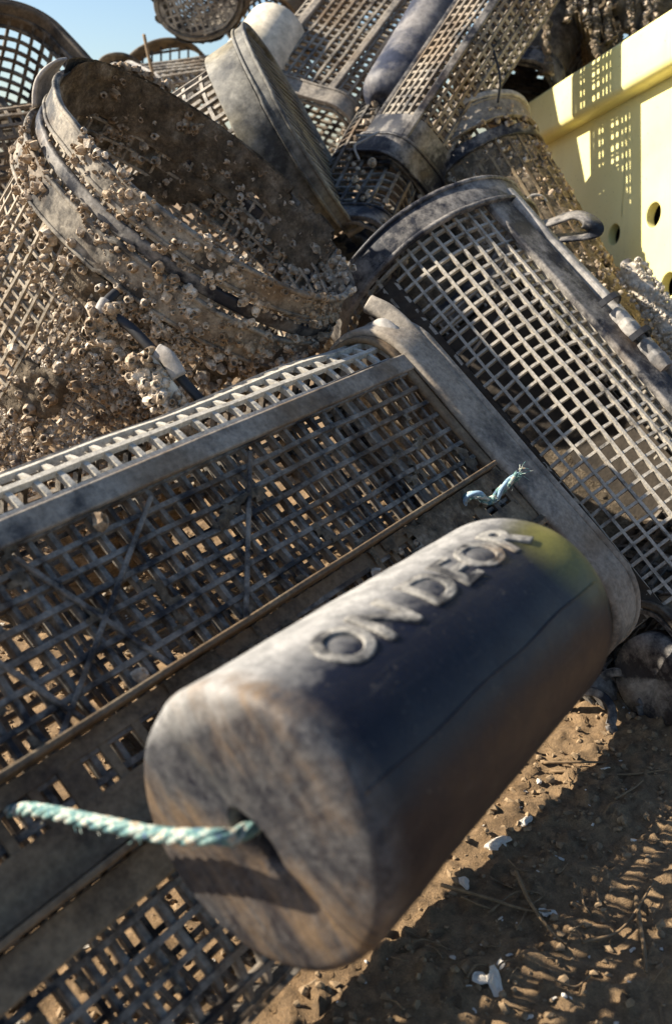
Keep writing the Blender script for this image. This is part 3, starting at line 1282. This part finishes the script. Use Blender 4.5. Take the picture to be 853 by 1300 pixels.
for xx in (.023, LB - .023):
    fz = np.linspace(-.047, -.875, 20)
    pp = np.stack([np.full(20, xx), np.full(20, -.045), fz], -1)
    sweep(mb, pp, np.array([0, 1.0, 0]), rrect_prof(.044, .0875, .012, 0, 5))
mb.build('rim', M_BIN, rB, True).modifiers.new('soft', 'EDGE_SPLIT').split_angle = math.radians(40)
mb = MB()
box(mb, (.055, -.42, -.46), .012, .74, .80)
box(mb, (LB - .06, -.42, -.46), .012, .74, .80)
box(mb, (LB / 2, -.42, -.875), LB - .14, .74, .012)
box(mb, (LB / 2, -.79, -.46), LB - .14, .012, .81)
mb.build('side_walls', M_BIN, rB)
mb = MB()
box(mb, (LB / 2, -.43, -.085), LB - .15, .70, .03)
mb.build('shade_backing', M_HOLE_SHADE, rB)  # dark panel added so the holes look shaded inside
mb = MB()
c = on_bin(797, 160, -.034)
box(mb, (c[0], c[1] - .07, -.0335), .004, .16, .003)
mb.build('panel_seam', M_BIN, rB)

# ================================================================== BIG BARNACLED BASKET (F)
M_ = nrm(.765 * RR - .644 * UU)
tl = math.radians(31)
axF = math.cos(tl) * nrm(.644 * RR + .765 * UU) - math.sin(tl) * FW
OF = P(248, 262, 1.16)
zF_ = nrm(np.cross(M_, axF))
if np.dot(zF_, FW) > 0:
    zF_ = -zF_
tF = Tube(OF, -axF, zF_, .60, .405, .29)
rFb = tF.thing('oyster_basket', 'huge round basket at the left, open end up, crusted all over with barnacles')
perF = tF.per
# section angle 0 = facing the viewer; s runs towards local +Y
cage(tF, .0, .60, .0195, .0195, .0034, .0040, .0018, seed=31, broken=.06).build('mesh_body', M_MESH_TAN, rFb)
# two bands that stand apart at the upper left; each is open there and its free end flares
y_loc = np.dot(tF.R[:, 1], M_)
quarter = perF * .25
s_left = -quarter if y_loc > 0 else quarter      # upper left extreme of the section
sgn = 1 if y_loc > 0 else -1


def open_band(x, width, thick, lift, gap0, gap1, flare, seed, name, mat, xflare=0.0):
    n = 170
    fs = np.linspace(s_left + gap0, s_left + perF - gap1, n)
    t = np.linspace(0, 1, n)
    h = lift + flare * np.exp(-t * 40) + flare * .3 * np.exp(-(1 - t) * 30) + (fbm(np.stack([fs * 9, 0 * fs + seed, 0 * fs], -1), 3) - .5) * .006
    xw = x + xflare * np.exp(-t * 22) + (fbm(np.stack([fs * 6, 0 * fs + seed + 5, 0 * fs], -1), 3) - .5) * .010
    p, nn = tF.at(xw, fs, h)
    mb = MB()
    sweep(mb, p, nn, rrect_prof(width, thick, thick * .4))
    p2, nn2 = tF.at(xw - width / 2, fs, h + thick * .6)
    sweep(mb, p2, nn2, rrect_prof(.006, .008, .002))
    return mb.build(name, mat, rFb, True)


hoop(tF, -.020, .032, .006, .002, wav=.006, seed=40, lip=.005).build('end_ring', M_BAND_F, rFb, True)
hoop(tF, .044, .044, .006, .010, wav=.006, seed=41, lip=.005).build('lower_band', M_BAND_F, rFb, True)
hoop(tF, .012, .016, .008, .002, wav=.004, seed=42).build('groove_band', M_BAND_DARK, rFb, True)
# flap of the lower band sticking up beside the rim
mb = MB()
ft = np.linspace(0, 1, 16)
fs = s_left + sgn * (.035 - .05 * ft)
p, nn = tF.at(.02 - .060 * ft, np.full(16, s_left) + sgn * .012, .012 + .010 * np.sin(ft * 3))
sweep(mb, p, nn, rrect_prof(.045, .006, .0025), scale=1 - .55 * ft ** 3)
mb.build('band_flap', M_BAND_GREY, rFb, True)
# crust and barnacles: outside (front half and right), bands, inside
f0, f1 = -perF * .27, perF * .27
crust_on(tF, .07, .60, -perF * .03, f1, .45, 11, .0045, .008, 9, .0, inside=False)
crust_on(tF, .02, .50, perF * .27, perF * .73, .54, 10, .006, .008, 10, .0, inside=True)
crust_on(tF, -.05, .02, perF * .30, perF * .78, .42, 12, .005, .006, 13, .002, inside=True)


def region_barn(n, x0, x1, s0, s1, **k):
    barn_on(tF, n, x0, x1, s0, s1, **k)


region_barn(5200, .06, .60, -perF * .03, perF * .14, lo=.0010, hi=.0050, thresh=.455, scale=11, lift=.001, seed=9, indiv=25, clump=.03, height=.58)
region_barn(1500, .07, .20, perF * .0, f1, lo=.0014, hi=.0065, thresh=.43, scale=12, lift=.003, seed=9, indiv=10, clump=.03)
region_barn(40, .06, .40, -perF * .1, f1, lo=.0075, hi=.0105, thresh=.40, scale=12, lift=.003, seed=29, indiv=10, clump=.03)
region_barn(380, .07, .60, -perF * .09, perF * .16, lo=.002, hi=.0075, thresh=.50, scale=12, lift=.005, seed=17, indiv=25, clump=.04)
region_barn(450, .08, .60, f0 * 1.1, -perF * .1, lo=.002, hi=.006, thresh=.50, scale=14, lift=.001, seed=19, indiv=10, clump=.03)
region_barn(650, .015, .085, f0 * .7, f1 * 1.1, lo=.0014, hi=.0068, thresh=.44, scale=13, lift=.012, seed=12, indiv=25)
region_barn(420, -.042, .004, f0 * .5, f1 * 1.2, lo=.0014, hi=.0060, thresh=.45, scale=13, lift=.005, seed=15, indiv=10)
region_barn(2600, -.04, .42, perF * .28, perF * .76, lo=.0022, hi=.0070, thresh=.42, scale=9, inside=True, seed=10, indiv=20, clump=.0)
# clump of barnacles on the top of the rim
m = 130
s_top = s_left + sgn * perF * -.06
x = -.036 + .012 * np.clip(rng.standard_normal(m), -1.2, 1.5)
s = s_top - sgn * np.clip(np.abs(rng.standard_normal(m)), 0, 1.8) * .035
p, nn = tF.at(x, s, .003 + .006 * rng.random(m))
nn = nn + np.array([-.8, 0, 0])
encrust(rFb, p, nn, .003 + .005 * rng.random(m) ** 2, 1.1, 0, tF.R, tF.O)

# black cord and encrusted clip hanging on the front of it
rk = thing('cord_hook', 'black cord with barnacled clip hanging down the front of the crusted basket', 'hook cord', Matrix.Translation(Vector(P(200, 450, .99))))


class Flat:
    def __init__(self, o):
        self.O = np.asarray(o, float)
        self.R = np.eye(3)

    def local(self, p):
        return np.asarray(p) - self.O


fk = Flat(P(200, 450, .99))
path_band(rk, 'cord', [P(147, 372, 1.0), P(135, 385, .985), P(140, 398, .98), P(165, 415, .975), P(190, 440, .972), P(225, 475, .972), P(255, 508, .97), P(280, 533, .97)], -FW, circ(.0052, 8), M_BLACKCORD, fk)
path_band(rk, 'hook', [P(134, 382, .985), P(128, 395, .98), P(132, 412, .98)], -FW, circ(.006, 8), M_BAND_GREY, fk)
path_band(rk, 'clip', [P(178, 452, .972), P(200, 484, .968), P(220, 512, .966), P(236, 534, .966)], -FW, rrect_prof(.026, .014, .005), M_WHITE, fk)
path_band(rk, 'clip_tongue', [P(200, 446, .968), P(214, 455, .965), P(228, 478, .965)], -FW, rrect_prof(.016, .010, .004), M_BAND_GREY, fk)
line = [(P(176, 450, .965), P(240, 542, .955), 150, .012), (P(112, 432, .985), P(138, 392, .975), 70, .010), (P(232, 540, .955), P(244, 545, .955), 30, .01)]
for a, b_, m, spread in line:
    t = rng.random(m)
    side = np.cross(b_ - a, FW)
    side = side / np.linalg.norm(side)
    p = a + (b_ - a) * t[:, None] - side * (.006 + .006 * rng.standard_normal((m, 1))) + .003 * rng.standard_normal((m, 3))
    nn = np.repeat((-FW)[None], m, 0) + .7 * rng.standard_normal((m, 3))
    encrust(rk, p - fk.O, nn, .003 + .004 * rng.random(m), 1.1, 15, np.eye(3), fk.O)

# ================================================================== CAPPED BASKET (G)
gx_ = nrm(P(208, 278, 1.56) - P(372, 172, 1.50))
tG = Tube(P(372, 172, 1.50), gx_, -FW, .50, .285, .285)
rG = tG.thing('oyster_basket', 'round mesh basket closed by a big grey cap, behind the crusted basket')
cage(tG, .04, .5, .030, .029, .0052, .0055, .001, seed=51).build('mesh_body', M_MESH_PALE, rG)
tG2 = Tube(P(372, 172, 1.50), gx_, -FW, .1, .318, .318)
rc = bpy.data.objects.new('cap', hoop(tG2, .026, .052, .007, -.004, wav=.0015, seed=52).mesh('cap', M_CAP, True))
COL.objects.link(rc)
rc.parent = rG
rc.matrix_parent_inverse = Matrix.Identity(4)
hoop(tG2, -.012, .022, .008, .004, wav=.0015, seed=53, lip=.005).build('cap_rim', M_CAP, rc, True)
disc_mesh(tG2, -.014, .97, .0125, .0062, .006, 3).build('cap_grille', M_CAP, rc)
mb = MB()
a = np.linspace(0, 2 * math.pi, 60, endpoint=False)
mb2 = np.concatenate([[[-.004, 0, 0]], np.stack([np.full(60, -.004), .15 * np.cos(a), .15 * np.sin(a)], -1)])
mb.add(mb2, None, [(0, k + 1, (k + 1) % 60 + 1) for k in range(60)])
mb.build('cap_plate', M_CAP, rc)
mb = MB()
p, nn = tG2.at(np.linspace(-.03, .0, 5), np.full(5, tG2.per * .27), .004)
sweep(mb, p, nn, circ(.012, 10))
mb.build('cap_knob', M_BAND_GREY, rc, True)


# ================================================================== FLOATS BEHIND
def small_float(a, b, R, mat, label, cap=.02, groove=True):
    A, B = P(*a), P(*b)
    x = nrm(B - A)
    L = np.linalg.norm(B - A)
    z = nrm(-FW - np.dot(-FW, x) * x)
    root = thing('float', label, 'float', mat4(A, x, np.cross(z, x), z))
    xs, rs = [0], [1e-5]
    for r in np.linspace(.01, R - cap, 8):
        xs.append(.0 if r > .016 else .006)
        rs.append(r)
    for t in np.linspace(0, 1, 9)[1:]:
        xs.append(cap - cap * math.cos(t * math.pi / 2))
        rs.append(R - cap + cap * math.sin(t * math.pi / 2))
    xs2 = [L - x_ for x_ in xs[::-1]]
    mid_ = list(np.linspace(cap, L - cap, 14)[1:-1])
    X = xs + mid_ + xs2
    Rr = rs + [R] * len(mid_) + rs[::-1]
    mb = MB()

    def wob(v):
        v = v.copy()
        v[..., 1:] += ((fbm(v * 18 + a[0], 3) - .5) * .003)[..., None] * (np.hypot(v[..., 1], v[..., 2]) > .008)[..., None]
        return v
    lathe(mb, X, Rr, 48, wob)
    body = mb.build('float_body', mat, root, True)
    if groove:
        mb = MB()
        for sx in (1, -1):
            fx = np.linspace(cap, L - cap, 20)
            sweep(mb, np.stack([fx, np.full(20, sx * R * .98), np.zeros(20)], -1), np.array([0, sx, 0.]), rrect_prof(.006, .004, .001))
        mb.build('mould_seam', mat, body, True)
    return root


small_float((488, 134, 1.74), (612, -85, 1.98), .052, M_FLOATGREY, 'slim blue grey float lying between two mesh baskets at the top, its lower end rounded', .036)
small_float((296, 120, 1.80), (354, 40, 1.90), .062, M_WHITE, 'short chalky cream float standing behind the grey cap', .014, False)

# ================================================================== BASKETS BEHIND
def back_basket(a, b, zh, W, T, r, label, seed, mat, bandmat, pitch=.024, w=.005, ends=True, rails=(), x0=0.0, band=.04, L=None, end_net=False, barn=0, crust=False, name='oyster_basket', group=None):
    tb = tube_px(a, b, zh, W, T, r, L)
    tb.thing(name, label, 'oyster basket', group)
    cage(tb, x0, tb.L, pitch, pitch, w, w, .0014, seed=seed, broken=.03).build('mesh_body', mat, tb.root)
    if ends:
        hoop(tb, band * .45, band, .007, .006, wav=.003, seed=seed, lip=.005).build('end_band', bandmat, tb.root, True)
    if end_net:
        disc_mesh(tb, .0, .97, pitch * .8, w, w, seed).build('end_net', mat, tb.root)
    for s in rails:
        rail(tb, s, .014, .008, 0, tb.L, .005, seed).build('rail', bandmat, tb.root)
    if crust:
        crust_on(tb, 0, tb.L, 0, tb.per, .44, 12, .008, .008, seed)
    if barn:
        barn_on(tb, barn, 0, tb.L, 0, tb.per, .004, .008, .45, 10, lift=.003, seed=seed, indiv=40, clump=.03)
    return tb


tK = back_basket((494, 228, 1.63), (692, -70, 1.68), (-.62, .42, -.65), .120, .115, .03,
                 'square mesh basket slanting up to the top edge, right of the blue grey float', 61, M_MESH, M_BAND_DARK, .0170, .0050, rails=(-.02, .09))
mb = MB()
box(mb, (-.004, 0, 0), .008, .104, .100)
mb.build('end_plate', M_BAND_DARK, tK.root)
mb = hoop(tK, .055, .05, .004, .004, wav=.001, seed=5)
mb.build('end_sleeve', M_BAND_DARK, tK.root, True)
path_band(tK.root, 'cable_tie', [P(608, 20, 1.62), P(620, 45, 1.61), P(634, 95, 1.60), P(632, 130, 1.60)], -FW, circ(.002, 6), M_BLACKCORD, tK)

tI = back_basket((372, 170, 1.86), (560, -80, 2.15), (-.1, .35, -.9), .25, .17, .05,
                 'wide mesh basket rising to the top edge between grey cap and slim float', 71, M_MESH, M_BAND, .0180, .0052, rails=(0.01, .15))
tL = Tube(P(50, 106, 1.70), CV(-.42, -.50, .75), CV(.75, .65, .4), .5, .34, .21, .08)
tL.thing('oyster_basket', 'dark mesh basket with an arched frame against the sky, top left corner', 'oyster basket')
cage(tL, 0, .5, .022, .022, .0055, .0055, .0014, seed=81, broken=.06).build('mesh_body', M_MESH_DARK, tL.root)
hoop(tL, .0, .045, .014, .006, wav=.003, seed=82, lip=.004).build('arched_frame', M_FRAME_DARK, tL.root, True)
rail(tL, .09, .03, .008, 0, .5, .005, 3).build('rail', M_FRAME_DARK, tL.root)
rail(tL, .32, .03, .008, 0, .5, .005, 4).build('rail', M_FRAME_DARK, tL.root)
crust_on(tL, .06, .5, 0, tL.per, .58, 12, .008, .006, 44)
tL2 = back_basket((-140, 205, 1.50), (110, 170, 1.62), (0, .5, -.85), .12, .10, None,
                  'low mesh basket lying sideways behind the crusted basket at the left edge', 85, M_MESH, M_BAND, .02, .005)
tM = back_basket((252, 2, 2.05), (330, -90, 2.5), (-.3, .6, -.7), .175, .13, None,
                 'round mesh basket end facing the sky at the top centre left of the cream float', 91, M_MESH_PALE, M_BAND, .018, .0042, end_net=True, band=.03)
crust_on(tM, -.005, .06, 0, tM.per, .40, 12, .005, .008, 21, .008)
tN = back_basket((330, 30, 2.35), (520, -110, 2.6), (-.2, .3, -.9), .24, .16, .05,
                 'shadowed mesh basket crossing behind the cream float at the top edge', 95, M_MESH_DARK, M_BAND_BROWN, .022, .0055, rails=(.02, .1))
tN2 = back_basket((420, 60, 2.3), (440, -120, 2.4), (-.2, .1, -.9), .10, .10, None,
                  'thin upright mesh basket crusted with barnacles behind the wide slanting basket', 96, M_MESH_BROWN, M_BAND_BROWN, .022, .005, barn=260)
tO = back_basket((165, 128, 2.0), (330, 100, 2.2), (-.2, .5, -.8), .14, .10, .03,
                 'pale silted basket lying behind the gap between the crusted basket and the grey cap', 97, M_MESH_PALE, M_BAND_GREY, .02, .006)
mb = MB()


def arch(name, label, px0, py0, px1, py1, rise, d, wid, mat):
    A, B = P(px0, py0, d), P(px1, py1, d + .05)
    root = thing(name, label, 'basket frame', Matrix.Translation(Vector(A)))
    t = np.linspace(0, math.pi, 30)
    c = np.array([(A + B) / 2 + (B - A) / 2 * -math.cos(a) * (1 - .15 * math.sin(a) ** 4) + UU * rise * math.sin(a) ** .7 for a in t]) - A
    mb = MB()
    cr_ = np.cross(np.gradient(c, axis=0), nrm(FW * .9 + RR * .3))
    sweep(mb, c, cr_ / np.linalg.norm(cr_, axis=1, keepdims=True), rrect_prof(wid, .008, .003))
    mb.build('hoop', mat, root, True)
    mb = MB()
    for k in range(1, 9):
        q = (B - A) * k / 9
        top = rise * math.sin(k / 9 * math.pi) ** .5 * .92
        s = np.linspace(-.05, top, 8)
        sweep(mb, q + UU * s[:, None], FW, rect(.004, .004))
    for h in np.linspace(-.03, rise * .8, 5):
        s = np.linspace(.05 + .1 * max(0, h / rise), .95 - .1 * max(0, h / rise), 8)
        sweep(mb, (B - A) * s[:, None] + UU * h + FW * .003, FW, rect(.004, .004))
    mb.build('netting', M_MESH_DARK, root)
    return root


arch('basket_frame', 'small dark arched basket frame peeping over the crusted rim below the sky', 128, 96, 188, 104, .045, 2.1, .03, M_BAND_BROWN)
arch('basket_frame', 'bent brown basket frame below the round mesh end at the skyline', 158, 112, 262, 96, .085, 2.15, .035, M_BAND_BROWN)
rs_ = thing('spike', 'thin dark spike sticking up against the sky', 'stick', Matrix.Translation(Vector(P(197, 108, 1.9))))
path_band(rs_, 'shaft', [P(200, 112, 1.9), P(192, 85, 1.9), P(183, 44, 1.9)], -FW, circ(.0032, 6), M_TWIG, Flat(P(197, 108, 1.9)))

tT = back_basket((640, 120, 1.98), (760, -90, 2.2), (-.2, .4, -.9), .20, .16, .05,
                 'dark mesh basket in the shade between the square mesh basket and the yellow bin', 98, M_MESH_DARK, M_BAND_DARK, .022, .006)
crust_on(tT, .02, tT.L, 0, tT.per, .38, 12, .008, .006, 33)
# barnacled bag over the bin
tP = tube_px((735, 60, 2.02), (960, -70, 1.95), (-.3, .3, -.9), .28, .26, None)
tP.thing('oyster_bag', 'dark mesh bag hung with brown weed and barnacles on top of the yellow bin', 'oyster bag')
cage(tP, 0, tP.L, .022, .022, .006, .006, .003, seed=111, broken=.1).build('mesh_body', M_MESH_BROWN, tP.root)
disc_mesh(tP, 0, .97, .022, .006, .006, 4).build('end_net', M_MESH_BROWN, tP.root)
crust_on(tP, -.01, tP.L, 0, tP.per, .42, 11, .007, .022, 31)
barn_on(tP, 900, 0, tP.L, 0, tP.per, .004, .008, .45, 10, lift=.006, seed=31, indiv=50, clump=.06)
mb = MB()
wp, wn = [], []
for k in range(8):
    p0 = P(700 + 19 * k + rng.uniform(-6, 6), -15 + rng.uniform(-10, 10), 1.86)
    ln = rng.uniform(.07, .16) * (1.15 if k == 0 else 1)
    s = np.linspace(0, 1, 46)
    c = p0 - UU * ln * s[:, None] + (fbm(np.stack([s * 2, s * 0 + k, s * 0], -1), 2)[:, None] - .5) * .035 * RR
    sweep(mb, tP.local(c), (-FW) @ tP.R, circ(.0075, 8), scale=.35 + 1.5 * fbm(np.stack([s * 34, s * 0 + k * 3, s * 0 + 3], -1), 3))
    j = rng.integers(0, 46, 40)
    d_ = rng.standard_normal((40, 3)) * .6 - FW
    d_ /= np.linalg.norm(d_, axis=1, keepdims=True)
    wp.append(c[j] + d_ * .006)
    wn.append(d_)
mb.build('weed_strands', M_CRUST, tP.root, True)
encrust(tP.root, tP.local(np.concatenate(wp)), np.concatenate(wn) @ tP.R, .002 + .0045 * rng.random(320) ** 2, 1.0, 20)

# encrusted bar at the right edge
tQ = tube_px((793, 332, 1.44), (880, 462, 1.38), (0, .3, -.9), .024, .022, None)
tQ.thing('encrusted_pipe', 'short pipe entirely caked with pale barnacles at the right edge in front of the bin', 'pipe')
mb = MB()
lathe(mb, [0, 0, .004, tQ.L], [1e-5, .008, .010, .010], 16)
mb.build('pipe_core', M_BAND_DARK, tQ.root, True)
crust_on(tQ, .012, tQ.L, 0, tQ.per, .22, 30, .003, .005, 41)
barn_on(tQ, 520, .010, tQ.L, 0, tQ.per, .0020, .0048, .2, 14, lift=.003, seed=41, indiv=70, clump=.02)

M_BARN2 = simple('pale barnacle shell', (.56, .49, .39), .85, .45, 160, .001)  # paler tone for the barnacles and crust of the pipe
for o in tQ.root.children:
    if o.name.startswith('barnacle') or o.name.startswith('mud_crust'):
        o.material_slots[0].link = 'OBJECT'
        o.material_slots[0].material = M_BARN2
# ================================================================== UNDER AND BETWEEN
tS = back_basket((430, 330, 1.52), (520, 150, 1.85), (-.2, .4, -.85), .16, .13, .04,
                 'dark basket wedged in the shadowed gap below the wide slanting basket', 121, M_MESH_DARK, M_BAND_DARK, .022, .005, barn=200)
mb = None
rw = thing('wire_loop', 'thin grey wire loop in the shadowed gap beside the square mesh basket', 'wire', Matrix.Translation(Vector(P(455, 190, 1.58))))
path_band(rw, 'wire', [P(452, 172, 1.58), P(470, 172, 1.575), P(480, 168, 1.57), P(462, 178, 1.57), P(450, 186, 1.57), P(456, 204, 1.57)], -FW, circ(.0022, 6), M_BAND_GREY, Flat(P(455, 190, 1.58)))

tU = back_basket((470, 330, 1.74), (900, 790, 1.44), (0, .6, -.8), .34, .17, .06,
                 'mud filled basket buried under the basket with the hinge rail', 133, M_MESH_DARK, M_BAND_DARK, .024, .006)
crust_on(tU, .0, tU.L, 0, tU.per, .24, 9, .008, .010, 35)
tR = back_basket((832, 862, 1.12), (1030, 800, 1.32), (-.2, .5, -.8), .15, .12, .04,
                 'dark muddy basket end on the dirt below the sloping basket at the right edge', 131, M_MESH_DARK, M_FRAME_DARK, .022, .005, band=.06)
mb = MB()
lathe(mb, [0.0, -.006, -.006, .012, .012], [1e-5, .03, .052, .055, .052], 40)
o = mb.build('end_disc', M_BAND_DARK, tR.root, True)
tR2 = back_basket((700, 900, 1.22), (880, 690, 1.42), (-.5, .5, -.7), .14, .12, .04,
                  'dark basket mostly hidden behind the far end of the front basket frame', 132, M_MESH_DARK, M_BAND_DARK, .022, .005)
# fallen clip pieces by the float
for k, (px, py, d, lab) in enumerate(((752, 905, 1.12, 'small dark plastic clip on the dirt beside the far end of the float'), (790, 880, 1.14, 'bent dark plastic hook leaning on the muddy basket end'))):
    rt = thing('plastic_clip', lab, 'clip', Matrix.Translation(Vector(P(px, py, d))))
    fl = Flat(P(px, py, d))
    t = np.linspace(-.6, 3.9, 14)
    c = [P(px, py, d) + .022 * (math.cos(a) * RR + math.sin(a) * UU) + FW * .01 * a for a in t]
    path_band(rt, 'hook', c, -FW, rrect_prof(.010, .008, .002), M_BAND_DARK, fl)
    path_band(rt, 'shank', [c[0], c[0] + .03 * nrm(-UU + .4 * RR), c[0] + .05 * nrm(-UU + .6 * RR)], -FW, rrect_prof(.012, .006, .002), M_BAND_DARK, fl)

# ================================================================== SHELLS, TWIGS
def shell_mesh(seed):
    r = np.random.default_rng(seed)
    n, m = 14, 6
    v = []
    for i in range(m + 1):
        rr = i / m
        for k in range(n):
            a = 2 * math.pi * k / n
            w = 1 + .2 * math.sin(2 * a + seed) + .12 * math.sin(3 * a + 2 * seed) + .16 * r.standard_normal() * (i == m)
            v.append((rr * w * math.cos(a) * 1.0, rr * w * math.sin(a) * .62, .20 * (1 - rr ** 2) + .05 * r.standard_normal() * rr + .05 * math.sin(9 * rr)))
    v = np.array(v)
    q = [(i * n + k, i * n + (k + 1) % n, (i + 1) * n + (k + 1) % n, (i + 1) * n + k) for i in range(m) for k in range(n)]
    nv = len(v)
    w = v.copy()
    w[:, 2] -= .12
    mb = MB()
    q = np.array(q)
    edge = [(m * n + k, nv + m * n + k, nv + m * n + (k + 1) % n, m * n + (k + 1) % n) for k in range(n)]
    mb.add(np.concatenate([v, w]), np.concatenate([q, q[:, ::-1] + nv, np.array(edge)]))
    return mb.mesh('shell', M_SHELL, False)


SHM = [shell_mesh(s) for s in range(4)]


def put_shell(px, py, size, tilt, label, group=None, k=0, dz=0.0):
    p = PG(px, py)
    o = bpy.data.objects.new('shell', SHM[k])
    COL.objects.link(o)
    z = gz(p[0], p[1])
    o.location = (p[0], p[1], z + size * .15 + dz)
    o.rotation_euler = (tilt * rng.uniform(-1, 1), tilt * rng.uniform(-1, 1), rng.uniform(0, 6.28))
    o.scale = (size, size, size)
    tag(o, label, 'shell', group)
    return o


put_shell(631, 1062, .0125, .15, 'largest flat white shell in the sunlit strip of dirt', None, 0).rotation_euler.z = .3
put_shell(668, 1030, .008, .3, 'white shell just above the largest one on the sunlit dirt', None, 1)
put_shell(628, 1240, .0105, .5, 'broken white shell lying flat in the cluster near the bottom', None, 2)
put_shell(612, 1234, .009, .9, 'white shell standing on edge in the cluster near the bottom', None, 3, .004)
put_shell(634, 1218, .0065, .5, 'uppermost pale shell of the cluster near the bottom', None, 1)
put_shell(695, 1148, .008, .4, 'pale shell in the shade beside the crossed twigs', None, 2)
put_shell(590, 1112, .007, .4, 'pale shell at the shadow edge below the sunlit strip', None, 3)
for k in range(34):
    put_shell(rng.uniform(470, 850), rng.uniform(930, 1290), 0.0015 + .0032 * rng.random() ** 2, .5, 'small white shell fragment lying on the brown dirt', 'shell fragments on the dirt', k % 4)
for k in range(14):
    put_shell(rng.uniform(20, 390), rng.uniform(1060, 1290), .003 + .004 * rng.random() ** 2, .5, 'small white shell fragment on the dirt seen through the front basket', 'shell fragments under the basket', k % 4)


def twig(pts, r, label, group=None):
    c = []
    for px, py in pts:
        p = PG(px, py)
        c.append((p[0], p[1], gz(p[0], p[1]) + r * 1.2 + .003))
    c = np.array(c)
    mb = MB()
    q = np.concatenate([[2 * c[0] - c[1]], c, [2 * c[-1] - c[-2]]])
    out = []
    for k in range(len(c) - 1):
        a, b, c2, d = q[k:k + 4]
        for t in np.linspace(0, 1, 8, endpoint=False):
            out.append(.5 * ((2 * b) + (c2 - a) * t + (2 * a - 5 * b + 4 * c2 - d) * t * t + (3 * b - a - 3 * c2 + d) * t ** 3))
    out.append(c[-1])
    out = np.array(out)
    base = out[0].copy()
    sweep(mb, out - base, np.array([0, 0, 1.0]), circ(r, 6), scale=np.linspace(1.15, .6, len(out)))
    o = mb.build('twig', M_TWIG, None, True)
    o.location = base
    tag(o, label, 'twig', group)


twig([(560, 1118), (612, 1134), (668, 1146), (700, 1150)], .0016, 'long twig crossing the shade below the sunlit strip')
twig([(655, 1100), (672, 1140), (700, 1175), (720, 1190)], .0018, 'twig bent down to the right beside the pale shell in the shade')
twig([(620, 1150), (650, 1128), (672, 1122), (688, 1128), (672, 1142), (656, 1172)], .0010, 'thin looped grey stem in the shade')
twig([(808, 1130), (812, 1165), (818, 1200), (820, 1230)], .0022, 'thick pale twig in the dappled light at the lower right')
twig([(740, 1190), (790, 1170), (830, 1120)], .0014, 'slender twig slanting up to the right edge in the dappled light')
twig([(690, 960), (740, 962), (768, 962)], .0016, 'straight straw just above the sunlit strip')
twig([(700, 968), (790, 975), (850, 975)], .0014, 'thin straw running to the right edge above the sunlit strip')
for k in range(34):
    px, py = rng.uniform(470, 850), rng.uniform(930, 1290)
    a, ln = rng.uniform(0, 6.28), rng.uniform(15, 60)
    dx, dy = math.cos(a) * ln, math.sin(a) * ln * .6
    twig([(px, py), (px + dx * .5 + rng.uniform(-8, 8), py + dy * .5 + rng.uniform(-8, 8)), (px + dx, py + dy)], rng.uniform(.0005, .0012), 'thin dry twig lying on the brown dirt', 'thin twigs on the dirt')

# ================================================================== LIGHT
AZ, EL = math.radians(-82), math.radians(35)
S = np.array([math.sin(AZ) * math.cos(EL), math.cos(AZ) * math.cos(EL), math.sin(EL)])
sun = bpy.data.lights.new('Sun', 'SUN')
sun.energy = 5.0
sun.angle = math.radians(.55)
sun.color = (1.0, .91, .77)
so = bpy.data.objects.new('Sun', sun)
COL.objects.link(so)
so.rotation_euler = Vector(-S).to_track_quat('-Z', 'Y').to_euler()
w = bpy.data.worlds.new('World')
scene.world = w
w.use_nodes = True
nt = w.node_tree
bg = nt.nodes['Background']
sky = nt.nodes.new('ShaderNodeTexSky')
sky.sky_type = 'NISHITA'
sky.sun_disc = False
sky.sun_elevation = math.asin(S[2])
sky.sun_rotation = math.atan2(S[0], S[1])
nt.links.new(sky.outputs['Color'], bg.inputs['Color'])
bg.inputs['Strength'].default_value = .068
sky.ozone_density = 3.2
sky.dust_density = .9

# ------------------------------------------------------------------ camera object
cam = bpy.data.cameras.new('Camera')
cam.sensor_fit = 'VERTICAL'
cam.sensor_height = 36
cam.sensor_width = 24
cam.lens = 36 * F / 1300
cam.clip_start = .02
cam.clip_end = 2000
cam.dof.use_dof = True
cam.dof.focus_distance = 1.05
cam.dof.aperture_fstop = 7.0
co_ = bpy.data.objects.new('Camera', cam)
COL.objects.link(co_)
co_.location = CAM
co_.rotation_euler = (math.radians(90) - PITCH, 0, 0)
scene.camera = co_

scene.view_settings.view_transform = 'Standard'
scene.view_settings.look = 'None'
scene.view_settings.exposure = 1.3
scene.view_settings.gamma = 1
scene.cycles.max_bounces = 6
scene.cycles.diffuse_bounces = 2
